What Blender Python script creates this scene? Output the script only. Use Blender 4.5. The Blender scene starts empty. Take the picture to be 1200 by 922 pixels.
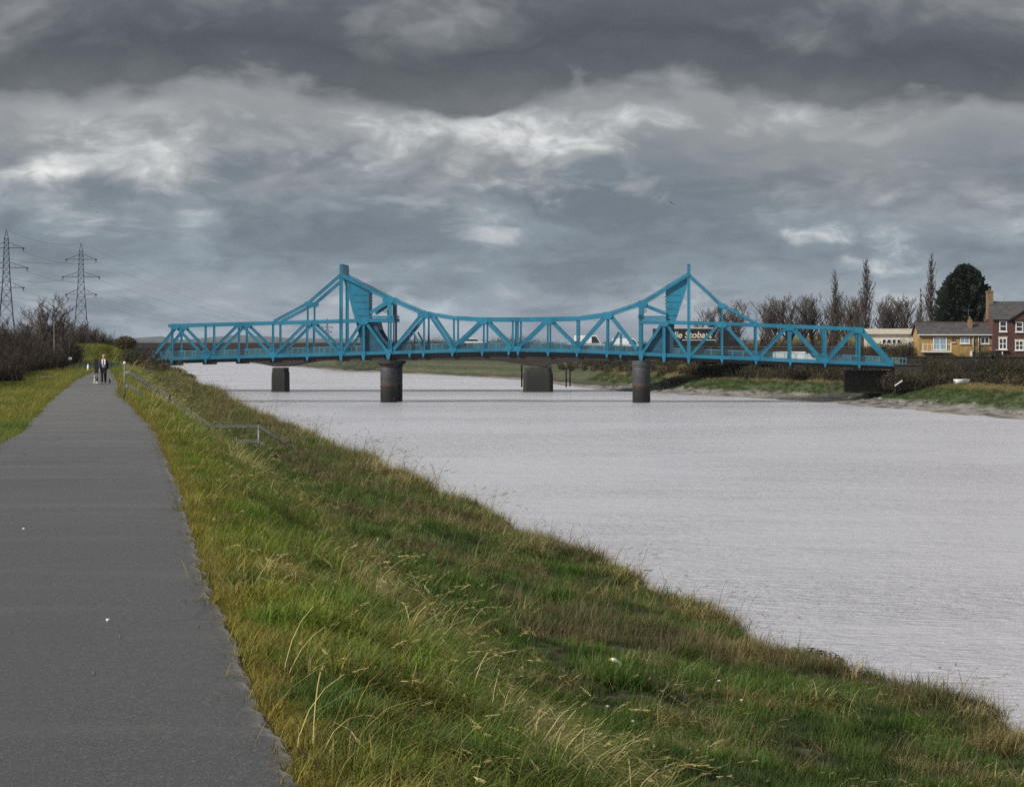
import bpy, bmesh, math, random
import numpy as np
from mathutils import Vector, Matrix, noise
random.seed(7); RS = np.random.RandomState(11)
S = bpy.context.scene
COL = S.collection
F = 3300.0; HC = 1.85; HZ = 405.0; WZ = -5.15
def at(px, py, D):
    """a point at distance D (metres along +Y) seen at that place of the photograph"""
    return Vector(((px-600)*D/F, D, HC-(py-HZ)*D/F))
def lerp(a, b, t): return a+(b-a)*t
def sstep(a, b, x):
    t = min(1.0, max(0.0, (x-a)/(b-a))); return t*t*(3-2*t)
def interp(tab, x):
    if x <= tab[0][0]: return tab[0][1]
    for (a, va), (b, vb) in zip(tab, tab[1:]):
        if x <= b: return va+(vb-va)*(x-a)/(b-a)
    return tab[-1][1]
def srgb(r, g, b):
    f = lambda c: (c/255/12.92 if c/255 <= .04045 else ((c/255+.055)/1.055)**2.4)
    return (f(r), f(g), f(b))

# ------------------------------------------------------------------ materials
class NT:
    def __init__(s, t): s.t = t
    def n(s, typ, **kw):
        nd = s.t.nodes.new(typ)
        for k, v in kw.items():
            if k.startswith('i_'):
                key = k[2:]
                key = int(key) if key.isdigit() else key.replace('_', ' ')
                s.set(nd.inputs[key], v)
            else: setattr(nd, k, v)
        return nd
    def set(s, sock, v):
        if isinstance(v, bpy.types.NodeSocket): s.t.links.new(v, sock)
        elif v is not None: sock.default_value = v
    def m(s, op, a, b=None, c=None, clamp=False):
        nd = s.t.nodes.new('ShaderNodeMath'); nd.operation = op; nd.use_clamp = clamp
        for i, v in enumerate((a, b, c)):
            if v is not None: s.set(nd.inputs[i], v)
        return nd.outputs[0]
    def mix(s, f, a, b, blend='MIX'):
        nd = s.t.nodes.new('ShaderNodeMix'); nd.data_type = 'RGBA'; nd.blend_type = blend
        s.set(nd.inputs[0], f); s.set(nd.inputs[6], a if isinstance(a, bpy.types.NodeSocket) else (*a[:3], 1))
        s.set(nd.inputs[7], b if isinstance(b, bpy.types.NodeSocket) else (*b[:3], 1))
        return nd.outputs[2]
    def ramp(s, f, stops, interp='LINEAR'):
        nd = s.t.nodes.new('ShaderNodeValToRGB'); cr = nd.color_ramp; cr.interpolation = interp
        while len(cr.elements) < len(stops): cr.elements.new(.5)
        for e, (p, c) in zip(cr.elements, stops):
            e.position = p; e.color = (*c[:3], 1) if not isinstance(c, (int, float)) else (c, c, c, 1)
        s.set(nd.inputs[0], f); return nd.outputs[0]
    def noise(s, vec, scale, detail=4, rough=.55, dist=0):
        nd = s.t.nodes.new('ShaderNodeTexNoise')
        s.set(nd.inputs['Vector'], vec); nd.inputs['Scale'].default_value = scale
        nd.inputs['Detail'].default_value = detail; nd.inputs['Roughness'].default_value = rough
        nd.inputs['Distortion'].default_value = dist
        return nd.outputs[0]
    def sm(s, x, a, b):
        nd = s.t.nodes.new('ShaderNodeMapRange'); nd.interpolation_type = 'SMOOTHSTEP'
        s.set(nd.inputs[0], x); s.set(nd.inputs[1], a); s.set(nd.inputs[2], b); return nd.outputs[0]
def newmat(name):
    m = bpy.data.materials.new(name); m.use_nodes = True
    t = NT(m.node_tree); b = m.node_tree.nodes['Principled BSDF']; return m, t, b
def pm(name, c1, c2=None, scale=2., rough=.6, metal=0., bump=0., spec=.5, fine=None, stretch=(1, 1, 1)):
    m, t, b = newmat(name)
    tc = t.n('ShaderNodeTexCoord').outputs['Object']
    mp = t.n('ShaderNodeMapping'); t.set(mp.inputs[0], tc); mp.inputs[3].default_value = stretch; v = mp.outputs[0]
    c2 = c2 or tuple(x*.75 for x in c1)
    nz = t.noise(v, scale, 6, .6)
    col = t.mix(t.sm(nz, .35, .65), c1, c2)
    if fine:
        n2 = t.noise(v, fine, 3, .6)
        col = t.mix(t.sm(n2, .3, .7), t.mix(.35, col, (0, 0, 0)), col)
    t.set(b.inputs['Base Color'], col)
    b.inputs['Roughness'].default_value = rough; b.inputs['Metallic'].default_value = metal
    b.inputs['Specular IOR Level'].default_value = spec
    if bump:
        bp = t.n('ShaderNodeBump'); bp.inputs['Strength'].default_value = bump; bp.inputs['Distance'].default_value = .02
        t.set(bp.inputs['Height'], t.noise(v, (fine or scale*6), 4)); t.set(b.inputs['Normal'], bp.outputs[0])
    return m
def attrmat(name, attr, rough=.8, spec=.2, var=.35, scale=1.5, bump=0., transl=0., typ='GEOMETRY', bscale=12.):
    m, t, b = newmat(name)
    a = t.n('ShaderNodeAttribute', attribute_name=attr, attribute_type=typ)
    v = t.n('ShaderNodeNewGeometry').outputs['Position']
    nz = t.noise(v, scale, 8, .65)
    col = t.mix(t.sm(nz, .3, .7), t.mix(var, a.outputs['Color'], (0, 0, 0)), t.mix(var*.10, a.outputs['Color'], (1, .9, .6)))
    t.set(b.inputs['Base Color'], col)
    b.inputs['Roughness'].default_value = rough; b.inputs['Specular IOR Level'].default_value = spec
    if bump:
        bp = t.n('ShaderNodeBump'); bp.inputs['Strength'].default_value = bump; bp.inputs['Distance'].default_value = .08
        t.set(bp.inputs['Height'], t.noise(v, bscale, 5)); t.set(b.inputs['Normal'], bp.outputs[0])
    return m
M = {}
M['blue'] = pm('turquoise_bridge_paint', (.012, .245, .385), (.018, .19, .30), .6, .42, 0, .15, .5, fine=9)
M['blue_dark'] = pm('dark_blue_paint', (.012, .10, .17), (.02, .06, .09), 1.2, .55, 0, .1, .4, fine=9)  # darker blue for quadrants, plate seams and counterweight stiffeners
M['rail_blue'] = pm('pale_turquoise_rail_paint', (.06, .24, .33), (.04, .19, .27), 1., .5)
M['black_steel'] = pm('black_underside_steel', (.012, .012, .013), (.02, .017, .015), 1., .6)  # near-black steel for the deck, girders and small fittings
M['asphalt_deck'] = pm('deck_asphalt', (.05, .05, .05), None, 2, .9)
M['weather_steel'] = pm('weathering_steel', (.028, .020, .017), (.018, .013, .011), .8, .8)
M['concrete'] = pm('stained_concrete', (.19, .175, .15), (.10, .09, .075), .7, .9, bump=.3)
M['pier_stone'] = None
def blue_paint():
    m, t, b = newmat('turquoise_bridge_paint'); g = t.n('ShaderNodeNewGeometry').outputs['Position']
    mp = t.n('ShaderNodeMapping'); t.set(mp.inputs[0], g); mp.inputs[3].default_value = (1, 1, .35)
    n1 = t.noise(mp.outputs[0], .9, 8, .68); n2 = t.noise(g, .25, 4); n3 = t.noise(mp.outputs[0], 3.2, 6, .7)
    c = t.mix(t.sm(n2, .35, .65), (.006, .132, .222), (.012, .175, .278)); c = t.mix(t.m('MULTIPLY', t.sm(n1, .50, .68), .55), c, (.008, .075, .12)); c = t.mix(t.m('MULTIPLY', t.sm(n3, .60, .72), .75), c, (.045, .032, .022))
    t.set(b.inputs['Base Color'], c); b.inputs['Roughness'].default_value = .45; return m
M['blue'] = blue_paint()
M['white'] = pm('white_paint', (.72, .72, .70), (.62, .62, .6), 3, .5)
M['cream'] = pm('cream_render', (.55, .50, .40), (.47, .43, .35), 1.5, .8)
M['glass'] = pm('dark_window_glass', (.02, .025, .03), (.03, .035, .04), 2, .08, spec=.6)
M['curtain_glass'] = pm('curtained_glass', (.16, .26, .33), (.24, .33, .38), 1.2, .15)
M['slate'] = pm('slate_roof', (.085, .08, .08), (.055, .05, .052), 1.3, .7, bump=.3, fine=8)
M['galv'] = pm('galvanised_tube', (.19, .20, .20), (.10, .105, .105), 5, .5, .4)
M['post'] = pm('dark_painted_steel_post', (.018, .018, .02), None, 3, .6)
M['pylon'] = pm('grey_lattice_steel', (.014, .014, .015), (.010, .010, .011), 1, .7, .2)
M['bark'] = pm('grey_brown_bark', (.075, .06, .05), (.045, .036, .03), 2, .9)
M['twig'] = pm('bare_twigs', (.095, .074, .062), (.055, .042, .035), .4, .9)
M['poplar'] = pm('poplar_twigs', (.085, .068, .058), (.055, .043, .037), .4, .9)
M['timber'] = pm('wet_dark_timber', (.03, .025, .02), (.05, .04, .03), 3, .8)
M['truck'] = pm('dark_green_trailer_side', (.006, .008, .007), (.008, .010, .010), 1, .4)
M['rubber'] = pm('black_rubber', (.015, .015, .015), None, 4, .8)
M['skin'] = pm('skin', (.50, .28, .20), (.44, .23, .16), 8, .6)
M['hair'] = pm('white_hair', (.6, .57, .53), None, 12, .8)
M['navy'] = pm('navy_jacket_cloth', (.012, .014, .035), (.018, .02, .045), 5, .85)
M['black_cloth'] = pm('black_trouser_cloth', (.010, .010, .012), None, 5, .9)
M['shirt'] = pm('grey_white_shirt', (.42, .45, .46), (.33, .36, .38), 9, .8)
M['scarf'] = pm('white_scarf', (.72, .72, .75), None, 9, .8)
M['litter'] = pm('white_plastic', (.75, .75, .75), (.6, .6, .6), 20, .4)
M['yellow'] = pm('yellow_plastic', (.75, .5, .03), None, 9, .4)
M['bird'] = pm('dark_bird_plumage', (.05, .05, .055), (.12, .12, .12), 8, .8)
M['fence_green'] = pm('dark_green_fence_paint', (.012, .03, .035), (.01, .02, .025), 2, .6)
M['leadred'] = pm('red_webbing', (.35, .04, .04), None, 9, .7)

def brickmat(name, c1, c2, mortar, scale=1., w=.225, h=.075):
    m, t, b = newmat(name)
    tc = t.n('ShaderNodeTexCoord').outputs['Object']
    sp = t.n('ShaderNodeSeparateXYZ'); t.set(sp.inputs[0], tc)
    cb = t.n('ShaderNodeCombineXYZ'); t.set(cb.inputs[0], t.m('ADD', sp.outputs[0], sp.outputs[1])); t.set(cb.inputs[1], sp.outputs[2])
    br = t.n('ShaderNodeTexBrick'); t.set(br.inputs['Vector'], cb.outputs[0])
    br.inputs['Color1'].default_value = (*c1, 1); br.inputs['Color2'].default_value = (*c2, 1); br.inputs['Mortar'].default_value = (*mortar, 1)
    br.inputs['Scale'].default_value = scale; br.inputs['Brick Width'].default_value = w; br.inputs['Row Height'].default_value = h
    br.inputs['Mortar Size'].default_value = .006
    nz = t.noise(tc, 1.1, 5)
    t.set(b.inputs['Base Color'], t.mix(t.sm(nz, .3, .75), br.outputs[0], t.mix(.4, br.outputs[0], (0.02, .02, .015))))
    b.inputs['Roughness'].default_value = .9
    return m
M['yellow_brick'] = brickmat('yellow_brick', (.40, .25, .07), (.32, .19, .05), (.30, .24, .14))
M['red_brick'] = brickmat('dark_red_brick', (.10, .028, .02), (.075, .024, .018), (.09, .07, .06))
M['stone_wall'] = brickmat('retaining_wall_stone', (.036, .031, .022), (.018, .016, .012), (.010, .009, .007), 1, .5, .25)
M['chimney_brick'] = brickmat('buff_chimney_brick', (.26, .17, .08), (.19, .12, .06), (.15, .12, .08))

def pier_material():
    m, t, b = newmat('tide_marked_pier')
    g = t.n('ShaderNodeNewGeometry').outputs['Position']
    sp = t.n('ShaderNodeSeparateXYZ'); t.set(sp.inputs[0], g)
    nz = t.noise(g, 1.3, 6); z = t.m('ADD', sp.outputs[2], t.m('MULTIPLY', t.m('SUBTRACT', nz, .5), 1.1))
    f = t.m('DIVIDE', t.m('ADD', z, 5.2), 4.4)
    c = t.ramp(f, [(0, (.006, .006, .005)), (.34, (.010, .011, .006)), (.42, (.018, .017, .010)), (.47, (.07, .03, .018)), (.53, (.09, .065, .048)), (.57, (.042, .044, .051)), (1, (.055, .057, .066))])
    t.set(b.inputs['Base Color'], t.mix(t.sm(t.noise(g, 3, 6, .7), .3, .7), t.mix(.5, c, (.01, .01, .01)), c))
    b.inputs['Roughness'].default_value = .7
    return m
M['pier_stone'] = pier_material()
def algae_material():
    m, t, b = newmat('algae_covered_concrete')
    g = t.n('ShaderNodeNewGeometry').outputs['Position']
    sp = t.n('ShaderNodeSeparateXYZ'); t.set(sp.inputs[0], g)
    z = t.m('ADD', sp.outputs[2], t.m('MULTIPLY', t.m('SUBTRACT', t.noise(g, .8, 5), .5), 3))
    c = t.ramp(t.m('DIVIDE', t.m('ADD', z, 5.2), 4.), [(0, (.005, .005, .004)), (.45, (.009, .010, .006)), (.75, (.018, .017, .013)), (1, (.04, .037, .03))])
    t.set(b.inputs['Base Color'], t.mix(t.sm(t.noise(g, 2.2, 6, .7), .35, .65), c, t.mix(.6, c, (.008, .01, .005))))
    b.inputs['Roughness'].default_value = .8
    return m
M['algae'] = algae_material()

# ------------------------------------------------------------------ object helpers
def link(o, parent=None):
    COL.objects.link(o)
    if parent is not None: o.parent = parent
    return o
def tag(o, label=None, cat=None, group=None, kind=None):
    if label: o['label'] = label
    if cat: o['category'] = cat
    if group: o['group'] = group
    if kind: o['kind'] = kind
    return o
def empty(name, loc=(0, 0, 0), rz=0.):
    o = bpy.data.objects.new(name, None); o.location = loc; o.rotation_euler = (0, 0, rz); o.empty_display_size = .3
    return link(o)
def kids(o): return [c for c in COL.objects if c.parent == o]
def copy_tree(o, parent=None):
    c = o.copy(); COL.objects.link(c)
    if parent is not None: c.parent = parent
    for ch in kids(o): copy_tree(ch, c)
    return c
class MB:
    """collects prisms, boxes and plates; build() links them as one mesh"""
    def __init__(s): s.v = []; s.f = []
    def box(s, a, b):
        x0, y0, z0 = a; x1, y1, z1 = b; n = len(s.v)
        s.v += [(x0, y0, z0), (x1, y0, z0), (x1, y1, z0), (x0, y1, z0), (x0, y0, z1), (x1, y0, z1), (x1, y1, z1), (x0, y1, z1)]
        s.f += [tuple(n+i for i in q) for q in ((0, 3, 2, 1), (4, 5, 6, 7), (0, 1, 5, 4), (1, 2, 6, 5), (2, 3, 7, 6), (3, 0, 4, 7))]
        return s
    def bar(s, p, q, w, h=None, up=(0, 1, 0)):
        """rectangular bar from p to q, w across (in-plane), h along 'up' side"""
        p, q = Vector(p), Vector(q); d = (q-p)
        if d.length < 1e-6: return s
        d.normalize(); u = Vector(up); u = (u-d*u.dot(d))
        if u.length < 1e-4: u = Vector((1, 0, 0)); u = u-d*u.dot(d)
        u.normalize(); r = d.cross(u); h = h or w; n = len(s.v)
        for e in (p, q):
            for a, b in ((-1, -1), (1, -1), (1, 1), (-1, 1)):
                s.v.append(tuple(e+r*(a*w/2)+u*(b*h/2)))
        s.f += [tuple(n+i for i in k) for k in ((3, 2, 1, 0), (4, 5, 6, 7), (0, 1, 5, 4), (1, 2, 6, 5), (2, 3, 7, 6), (3, 0, 4, 7))]
        return s
    def tube(s, pts, r, k=6, r2=None):
        pts = [Vector(p) for p in pts]; rings = []
        for i, p in enumerate(pts):
            d = (pts[min(i+1, len(pts)-1)]-pts[max(i-1, 0)]).normalized()
            a = Vector((0, 0, 1)) if abs(d.z) < .9 else Vector((1, 0, 0))
            u = d.cross(a).normalized(); w = d.cross(u)
            rr = r if r2 is None else lerp(r, r2, i/(len(pts)-1)); n = len(s.v)
            for j in range(k):
                t = 2*math.pi*j/k; s.v.append(tuple(p+u*(math.cos(t)*rr)+w*(math.sin(t)*rr)))
            rings.append(n)
        for a, b in zip(rings, rings[1:]):
            for j in range(k): s.f.append((a+j, a+(j+1) % k, b+(j+1) % k, b+j))
        s.f.append(tuple(rings[0]+j for j in reversed(range(k)))); s.f.append(tuple(rings[-1]+j for j in range(k)))
        return s
    def plate(s, poly, y0, y1):
        """polygon in the XZ plane extruded along Y"""
        n = len(s.v); k = len(poly)
        s.v += [(x, y0, z) for x, z in poly]+[(x, y1, z) for x, z in poly]
        s.f.append(tuple(n+i for i in range(k))); s.f.append(tuple(n+k+i for i in reversed(range(k))))
        for i in range(k): s.f.append((n+i, n+k+i, n+k+(i+1) % k, n+(i+1) % k))
        return s
    def lathe(s, prof, c=(0, 0, 0), k=24):
        n0 = len(s.v)
        for r, z in prof:
            for j in range(k):
                t = 2*math.pi*j/k; s.v.append((c[0]+r*math.cos(t), c[1]+r*math.sin(t), c[2]+z))
        for i in range(len(prof)-1):
            for j in range(k):
                a = n0+i*k; b = a+k; s.f.append((a+j, a+(j+1) % k, b+(j+1) % k, b+j))
        s.f.append(tuple(n0+j for j in reversed(range(k)))); s.f.append(tuple(n0+(len(prof)-1)*k+j for j in range(k)))
        return s
    def build(s, name, mat, parent=None, smooth=False, bevel=0.):
        me = bpy.data.meshes.new(name); me.from_pydata(s.v, [], s.f)
        bm = bmesh.new(); bm.from_mesh(me); bmesh.ops.recalc_face_normals(bm, faces=bm.faces); bm.to_mesh(me); bm.free()
        me.materials.append(mat)
        if smooth: me.polygons.foreach_set('use_smooth', [True]*len(me.polygons))
        o = bpy.data.objects.new(name, me); link(o, parent)
        if bevel:
            md = o.modifiers.new('bevel', 'BEVEL'); md.width = bevel; md.segments = 2; md.limit_method = 'ANGLE'
        return o
def npmesh(name, V, Fq, mat, parent=None, attrs=None, smooth=False, do_link=True):
    V = np.asarray(V, dtype=np.float32); Fq = np.asarray(Fq, dtype=np.int32); k = Fq.shape[1]
    me = bpy.data.meshes.new(name)
    me.vertices.add(len(V)); me.vertices.foreach_set('co', V.ravel())
    me.loops.add(Fq.size); me.loops.foreach_set('vertex_index', Fq.ravel())
    me.polygons.add(len(Fq)); me.polygons.foreach_set('loop_start', np.arange(0, Fq.size, k, dtype=np.int32))
    if smooth: me.polygons.foreach_set('use_smooth', np.ones(len(Fq), dtype=bool))
    for an, arr in (attrs or {}).items():
        arr = np.asarray(arr, dtype=np.float32)
        if arr.ndim == 1:
            a = me.attributes.new(an, 'FLOAT', 'POINT'); a.data.foreach_set('value', arr)
        else:
            if arr.shape[1] == 3: arr = np.hstack([arr, np.ones((len(arr), 1), np.float32)])
            a = me.attributes.new(an, 'FLOAT_COLOR', 'POINT'); a.data.foreach_set('color', arr.ravel())
    me.update(calc_edges=True); me.validate()
    me.materials.append(mat)
    o = bpy.data.objects.new(name, me)
    if do_link: link(o, parent)
    return o

# ------------------------------------------------------------------ the ground
ZP = [(0, 0), (60, 0), (98, -.15), (143, -.55), (174, -.45), (250, -.45), (330, -.2)]
def zp(D): return interp(ZP, D)
def depth_on_path(py):
    D = 50.
    for _ in range(60): D = .5*D+.5*(HC-zp(D))*F/(py-HZ)
    return D
def edge_table(pts):
    out = []
    for px, py in pts:
        D = depth_on_path(py); out.append((D, (px-600)*D/F+.1485*D))
    return sorted(out)
ER = edge_table([(362, 921), (317, 847), (283, 762), (238, 660), (213, 575), (199, 545), (184, 505), (160, 480), (143, 464), (141, 450), (137, 441), (133, 437)])
EL = edge_table([(0, 518), (24, 508), (51, 474), (66, 461), (84, 447), (100, 439), (108, 436)])
EL = [(0, -2.05), (30, -2.0)]+EL; ER = [(0, ER[0][1])]+ER
def PR(D): return -.1485*D+interp(ER, D)
def PL(D): return -.1485*D+min(interp(EL, D), interp(ER, D)-1.6)
def nz2(x, y, s, seed=0.): return noise.noise(Vector((x/s+seed*17.3, y/s-seed*9.1, seed)))
def fb(x, y, s, seed=0.): return noise.fractal(Vector((x/s+seed*17.3, y/s-seed*9.1, seed)), 1., 2., 4)
def CX(D): return -.1485*D+5.15+.35*nz2(0, D, 18, 2)
def CZ(D): return interp([(0, -2.05), (200, -2.05), (280, -1.5), (345, -.8)], D)
def EX(D): return -.1485*D+interp([(0, 10.9), (120, 11.), (250, 10.7), (300, 9.9), (345, 8.8), (420, 8), (6000, 8)], D)+.55*nz2(0, D, 9, 3)*min(1, D/60+.3)+.45*nz2(0, D, 3.1, 5)+.25*nz2(0, D, 1.3, 6)
def EZ(D): return interp([(0, -3.0), (200, -3.0), (270, -2.4), (310, -1.9), (345, -1.2), (400, -2.6), (6000, -2.6)], D)
RBP = []
for px, py in [(1200, 493), (1150, 489), (1100, 485), (1050, 480.5), (1000, 476), (950, 471), (870, 466), (800, 463), (760, 460.5), (700, 457), (640, 450), (600, 445), (540, 441.5), (470, 438), (400, 435), (340, 430)]:
    D = 7.0*F/(py-HZ); RBP.append((D, (px-600)*D/F))
RBP = [(-100, 130), (60, 95), (160, 67), (220, 54)]+RBP+[(1200, -118), (1600, -190), (6000, -870)]
def RB(D): return interp(RBP, D)
def rz(o, D, X):
    z = interp([(0, -5.25), (2, -5.1), (6, -4.85), (7.5, -4.6), (10.5, -3.55), (13, -3.15), (20, -2.95), (40, -2.7), (110, -.6), (300, .2)], o+1.3*nz2(X, D, 8, 4)+.5*nz2(X, D, 2.4, 5))
    z += .30*fb(X, D, 5, 6)*sstep(.5, 6, o)+.10*nz2(X*2.2, D*.5, 1.6, 13)*sstep(.5, 3, o)*(1-sstep(8, 11, o))
    cr = math.exp(-((D-366+.45*(X-41))/7.)**2)*(1-sstep(14, 26, o))*sstep(0, 2, o)   # the muddy creek beside the bridge
    z = lerp(z, min(z, -4.9), cr*.85)
    yard = sstep(368.5, 371.5, D)*sstep(49, 51, X)
    z = max(z, lerp(z, .35, yard))
    bank = sstep(420, 470, D)*sstep(8, 22, o)
    z = lerp(z, max(z, -1.5), bank)
    return z
def mound(X, D):
    r = math.exp(-((D-332)/15.)**2)*(1-sstep(-48.5, -43.0, X))
    return r
def left_z(X, D, d):
    """ground left of the path; d = metres left of its edge"""
    z = zp(D)-.05+.10*nz2(X, D, 7, 8)+.06*nz2(X, D, 2.3, 9)*sstep(0, 1.5, d)+.25*sstep(2, 14, d)
    z = lerp(z, .3, sstep(30, 120, d))
    return z
def mscale(D): return 1.
rows = [-90, -60, -40, -25, -15, -8, -4, 0, 2]
d = 3.
while d < 7000:
    rows.append(d)
    st = max(.22, d*.016)
    if 230 < d < 480: st = min(st, 2.4)
    d += st
offL = [-2600, -1500, -900, -550, -330, -200, -130, -95, -75, -60, -50, -42, -36, -31, -27, -23.5, -20.5, -18, -15.5, -13.5, -11.5, -10, -8.5, -7.2, -6, -5, -4.1, -3.3, -2.6, -2., -1.5, -1, -.6, -.3, 0]
offR = [0, .5, 1, 1.6, 2.2, 3, 4, 5, 5.8, 6.5, 7.2, 8, 9, 10, 11, 12.2, 13.5, 15, 17, 19, 21.5, 24, 27, 30, 34, 39, 45, 52, 60, 75, 100, 140, 220, 350, 600, 1100, 2600]
G = dict(grass=(.045, .062, .016), olive=(.075, .075, .022), soil=(.028, .022, .014), mud=(.27, .245, .23), dark=(.020, .016, .012), dry_and_glare=(.14, .115, .06), green=(.035, .075, .014), brown=(.055, .042, .026))
def gm(a, b, t): return tuple(lerp(x, y, t) for x, y in zip(G[a] if isinstance(a, str) else a, G[b] if isinstance(b, str) else b))
def bank_point(D, j, n1=26, n2=30):
    """right of the path: j in 0..n1 the slope, ..n1+n2 the bench"""
    p, c, e = PR(D), CX(D), EX(D); zP, zC, zE = zp(D)-.04, CZ(D), EZ(D)
    if j <= n1:
        t = j/n1; X = lerp(p, c, t); u = max(0, (t-.10)/.90)
        z = lerp(zP, zC, sstep(0, 1, u)*.55+u*.45)
        z += (.08*nz2(X, D, 1.6, 1)+.12*nz2(X, D, 4.5, 12)+.05*nz2(X, D, .8, 14))*sstep(0, .2, t)
    else:
        t = (j-n1)/n2; X = lerp(c, e, t); z = lerp(zC, zE, t**1.15)
        z += .19*nz2(X, D, 2.4, 1)+.24*nz2(X, D, 6, 12)+.15*nz2(X, D, .95, 14)+.10*math.exp(-((t-.93)/.06)**2)
    return X, z
V = []; CL = []; nrow = None
def put(X, D, z, c): V.append((X, D, z)); CL.append(c)
for D in rows:
    n0 = len(V); pl, pr = PL(D), PR(D)
    for o in offL:
        X = pl+o; z = left_z(X, D, -o); m = mound(X, D); z = lerp(z, max(z, 1.75), m)
        c = gm('grass', 'olive', .5+.5*nz2(X, D, 3, 3)) if o > -12 else gm('soil', 'olive', .35)
        if m > .2: c = gm('olive', 'dry_and_glare', .35+.4*nz2(X, D, 4, 1))
        put(X, D, z, c)
    for t in (.02, .25, .5, .75, .98): put(lerp(pl, pr, t), D, lerp(zp(D)-.03, max(zp(D), 1.75), mound(lerp(pl, pr, t), D)), G['soil'] if D < 300 else G['olive'])
    for j in range(57):
        X, z = bank_point(D, j); m = mound(X, D); z = lerp(z, max(z, 1.6), m)
        if j <= 26: c = gm('olive', 'grass', .5+.5*nz2(X, D, 2, 4))
        else:
            c = gm('grass', 'brown', min(1, max(0, .55+.9*nz2(X, D, 3, 5))))
            if j > 52: c = gm('brown', 'soil', .5)
        put(X, D, z, c)
    e, ez = EX(D), EZ(D)
    for t in (.12, .3, .5, .75, 1.): put(e+t*2.2+.2*nz2(D, t*5, 1.2, 3), D, lerp(ez, -5.6, t**.7), gm('soil', 'mud', t*.6))
    rb = RB(D)
    for t in (.12, .3, .5, .7, .88, .97): put(lerp(e+2.2, rb, t), D, -6.6, G['mud'])
    for o in offR:
        X = rb+o; z = rz(o, D, X)
        nn = nz2(X, D, 3.5, 7)
        if z < -4.55: c = gm('mud', 'dark', max(0, min(1, .18+1.5*nz2(X*1.6, D*.35, 1.5, 2)+.6*nz2(X, D, 5, 3)+.7*sstep(-4.8, -4.5, z))))
        elif z < -3.2: c = gm('green', 'grass', .5+.5*nn)
        else: c = gm('olive', 'dry_and_glare', min(1, max(0, .35+.8*nn)))
        if o > 22: c = gm('soil', 'olive', .5+.4*nn)
        if D > 470 and o > 4.5:
            bz_ = nz2(X*.35, o*3., 6, 7)+.5*nz2(X, D, 9, 2); c = gm((.022, .045, .009), (.10, .085, .035), min(1, max(0, .25+.95*bz_)))
            if o < 7.5: c = gm(c, 'dark', .6)
        cr = math.exp(-((D-366+.45*(X-41))/7.)**2)*(1-sstep(14, 26, o))
        c = gm(c, 'dark', cr*.9)
        put(X, D, z, c)
    nrow = len(V)-n0
nr = len(rows); idx = np.arange(nr*nrow).reshape(nr, nrow)
Fq = np.stack([idx[:-1, :-1], idx[:-1, 1:], idx[1:, 1:], idx[1:, :-1]], -1).reshape(-1, 4)
M['ground'] = attrmat('bank_ground', 'gcol', .85, .25, .45, 1.3, .6)
gr = npmesh('ground', V, Fq, M['ground'], None, {'gcol': CL}, True); tag(gr, kind='structure')

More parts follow.
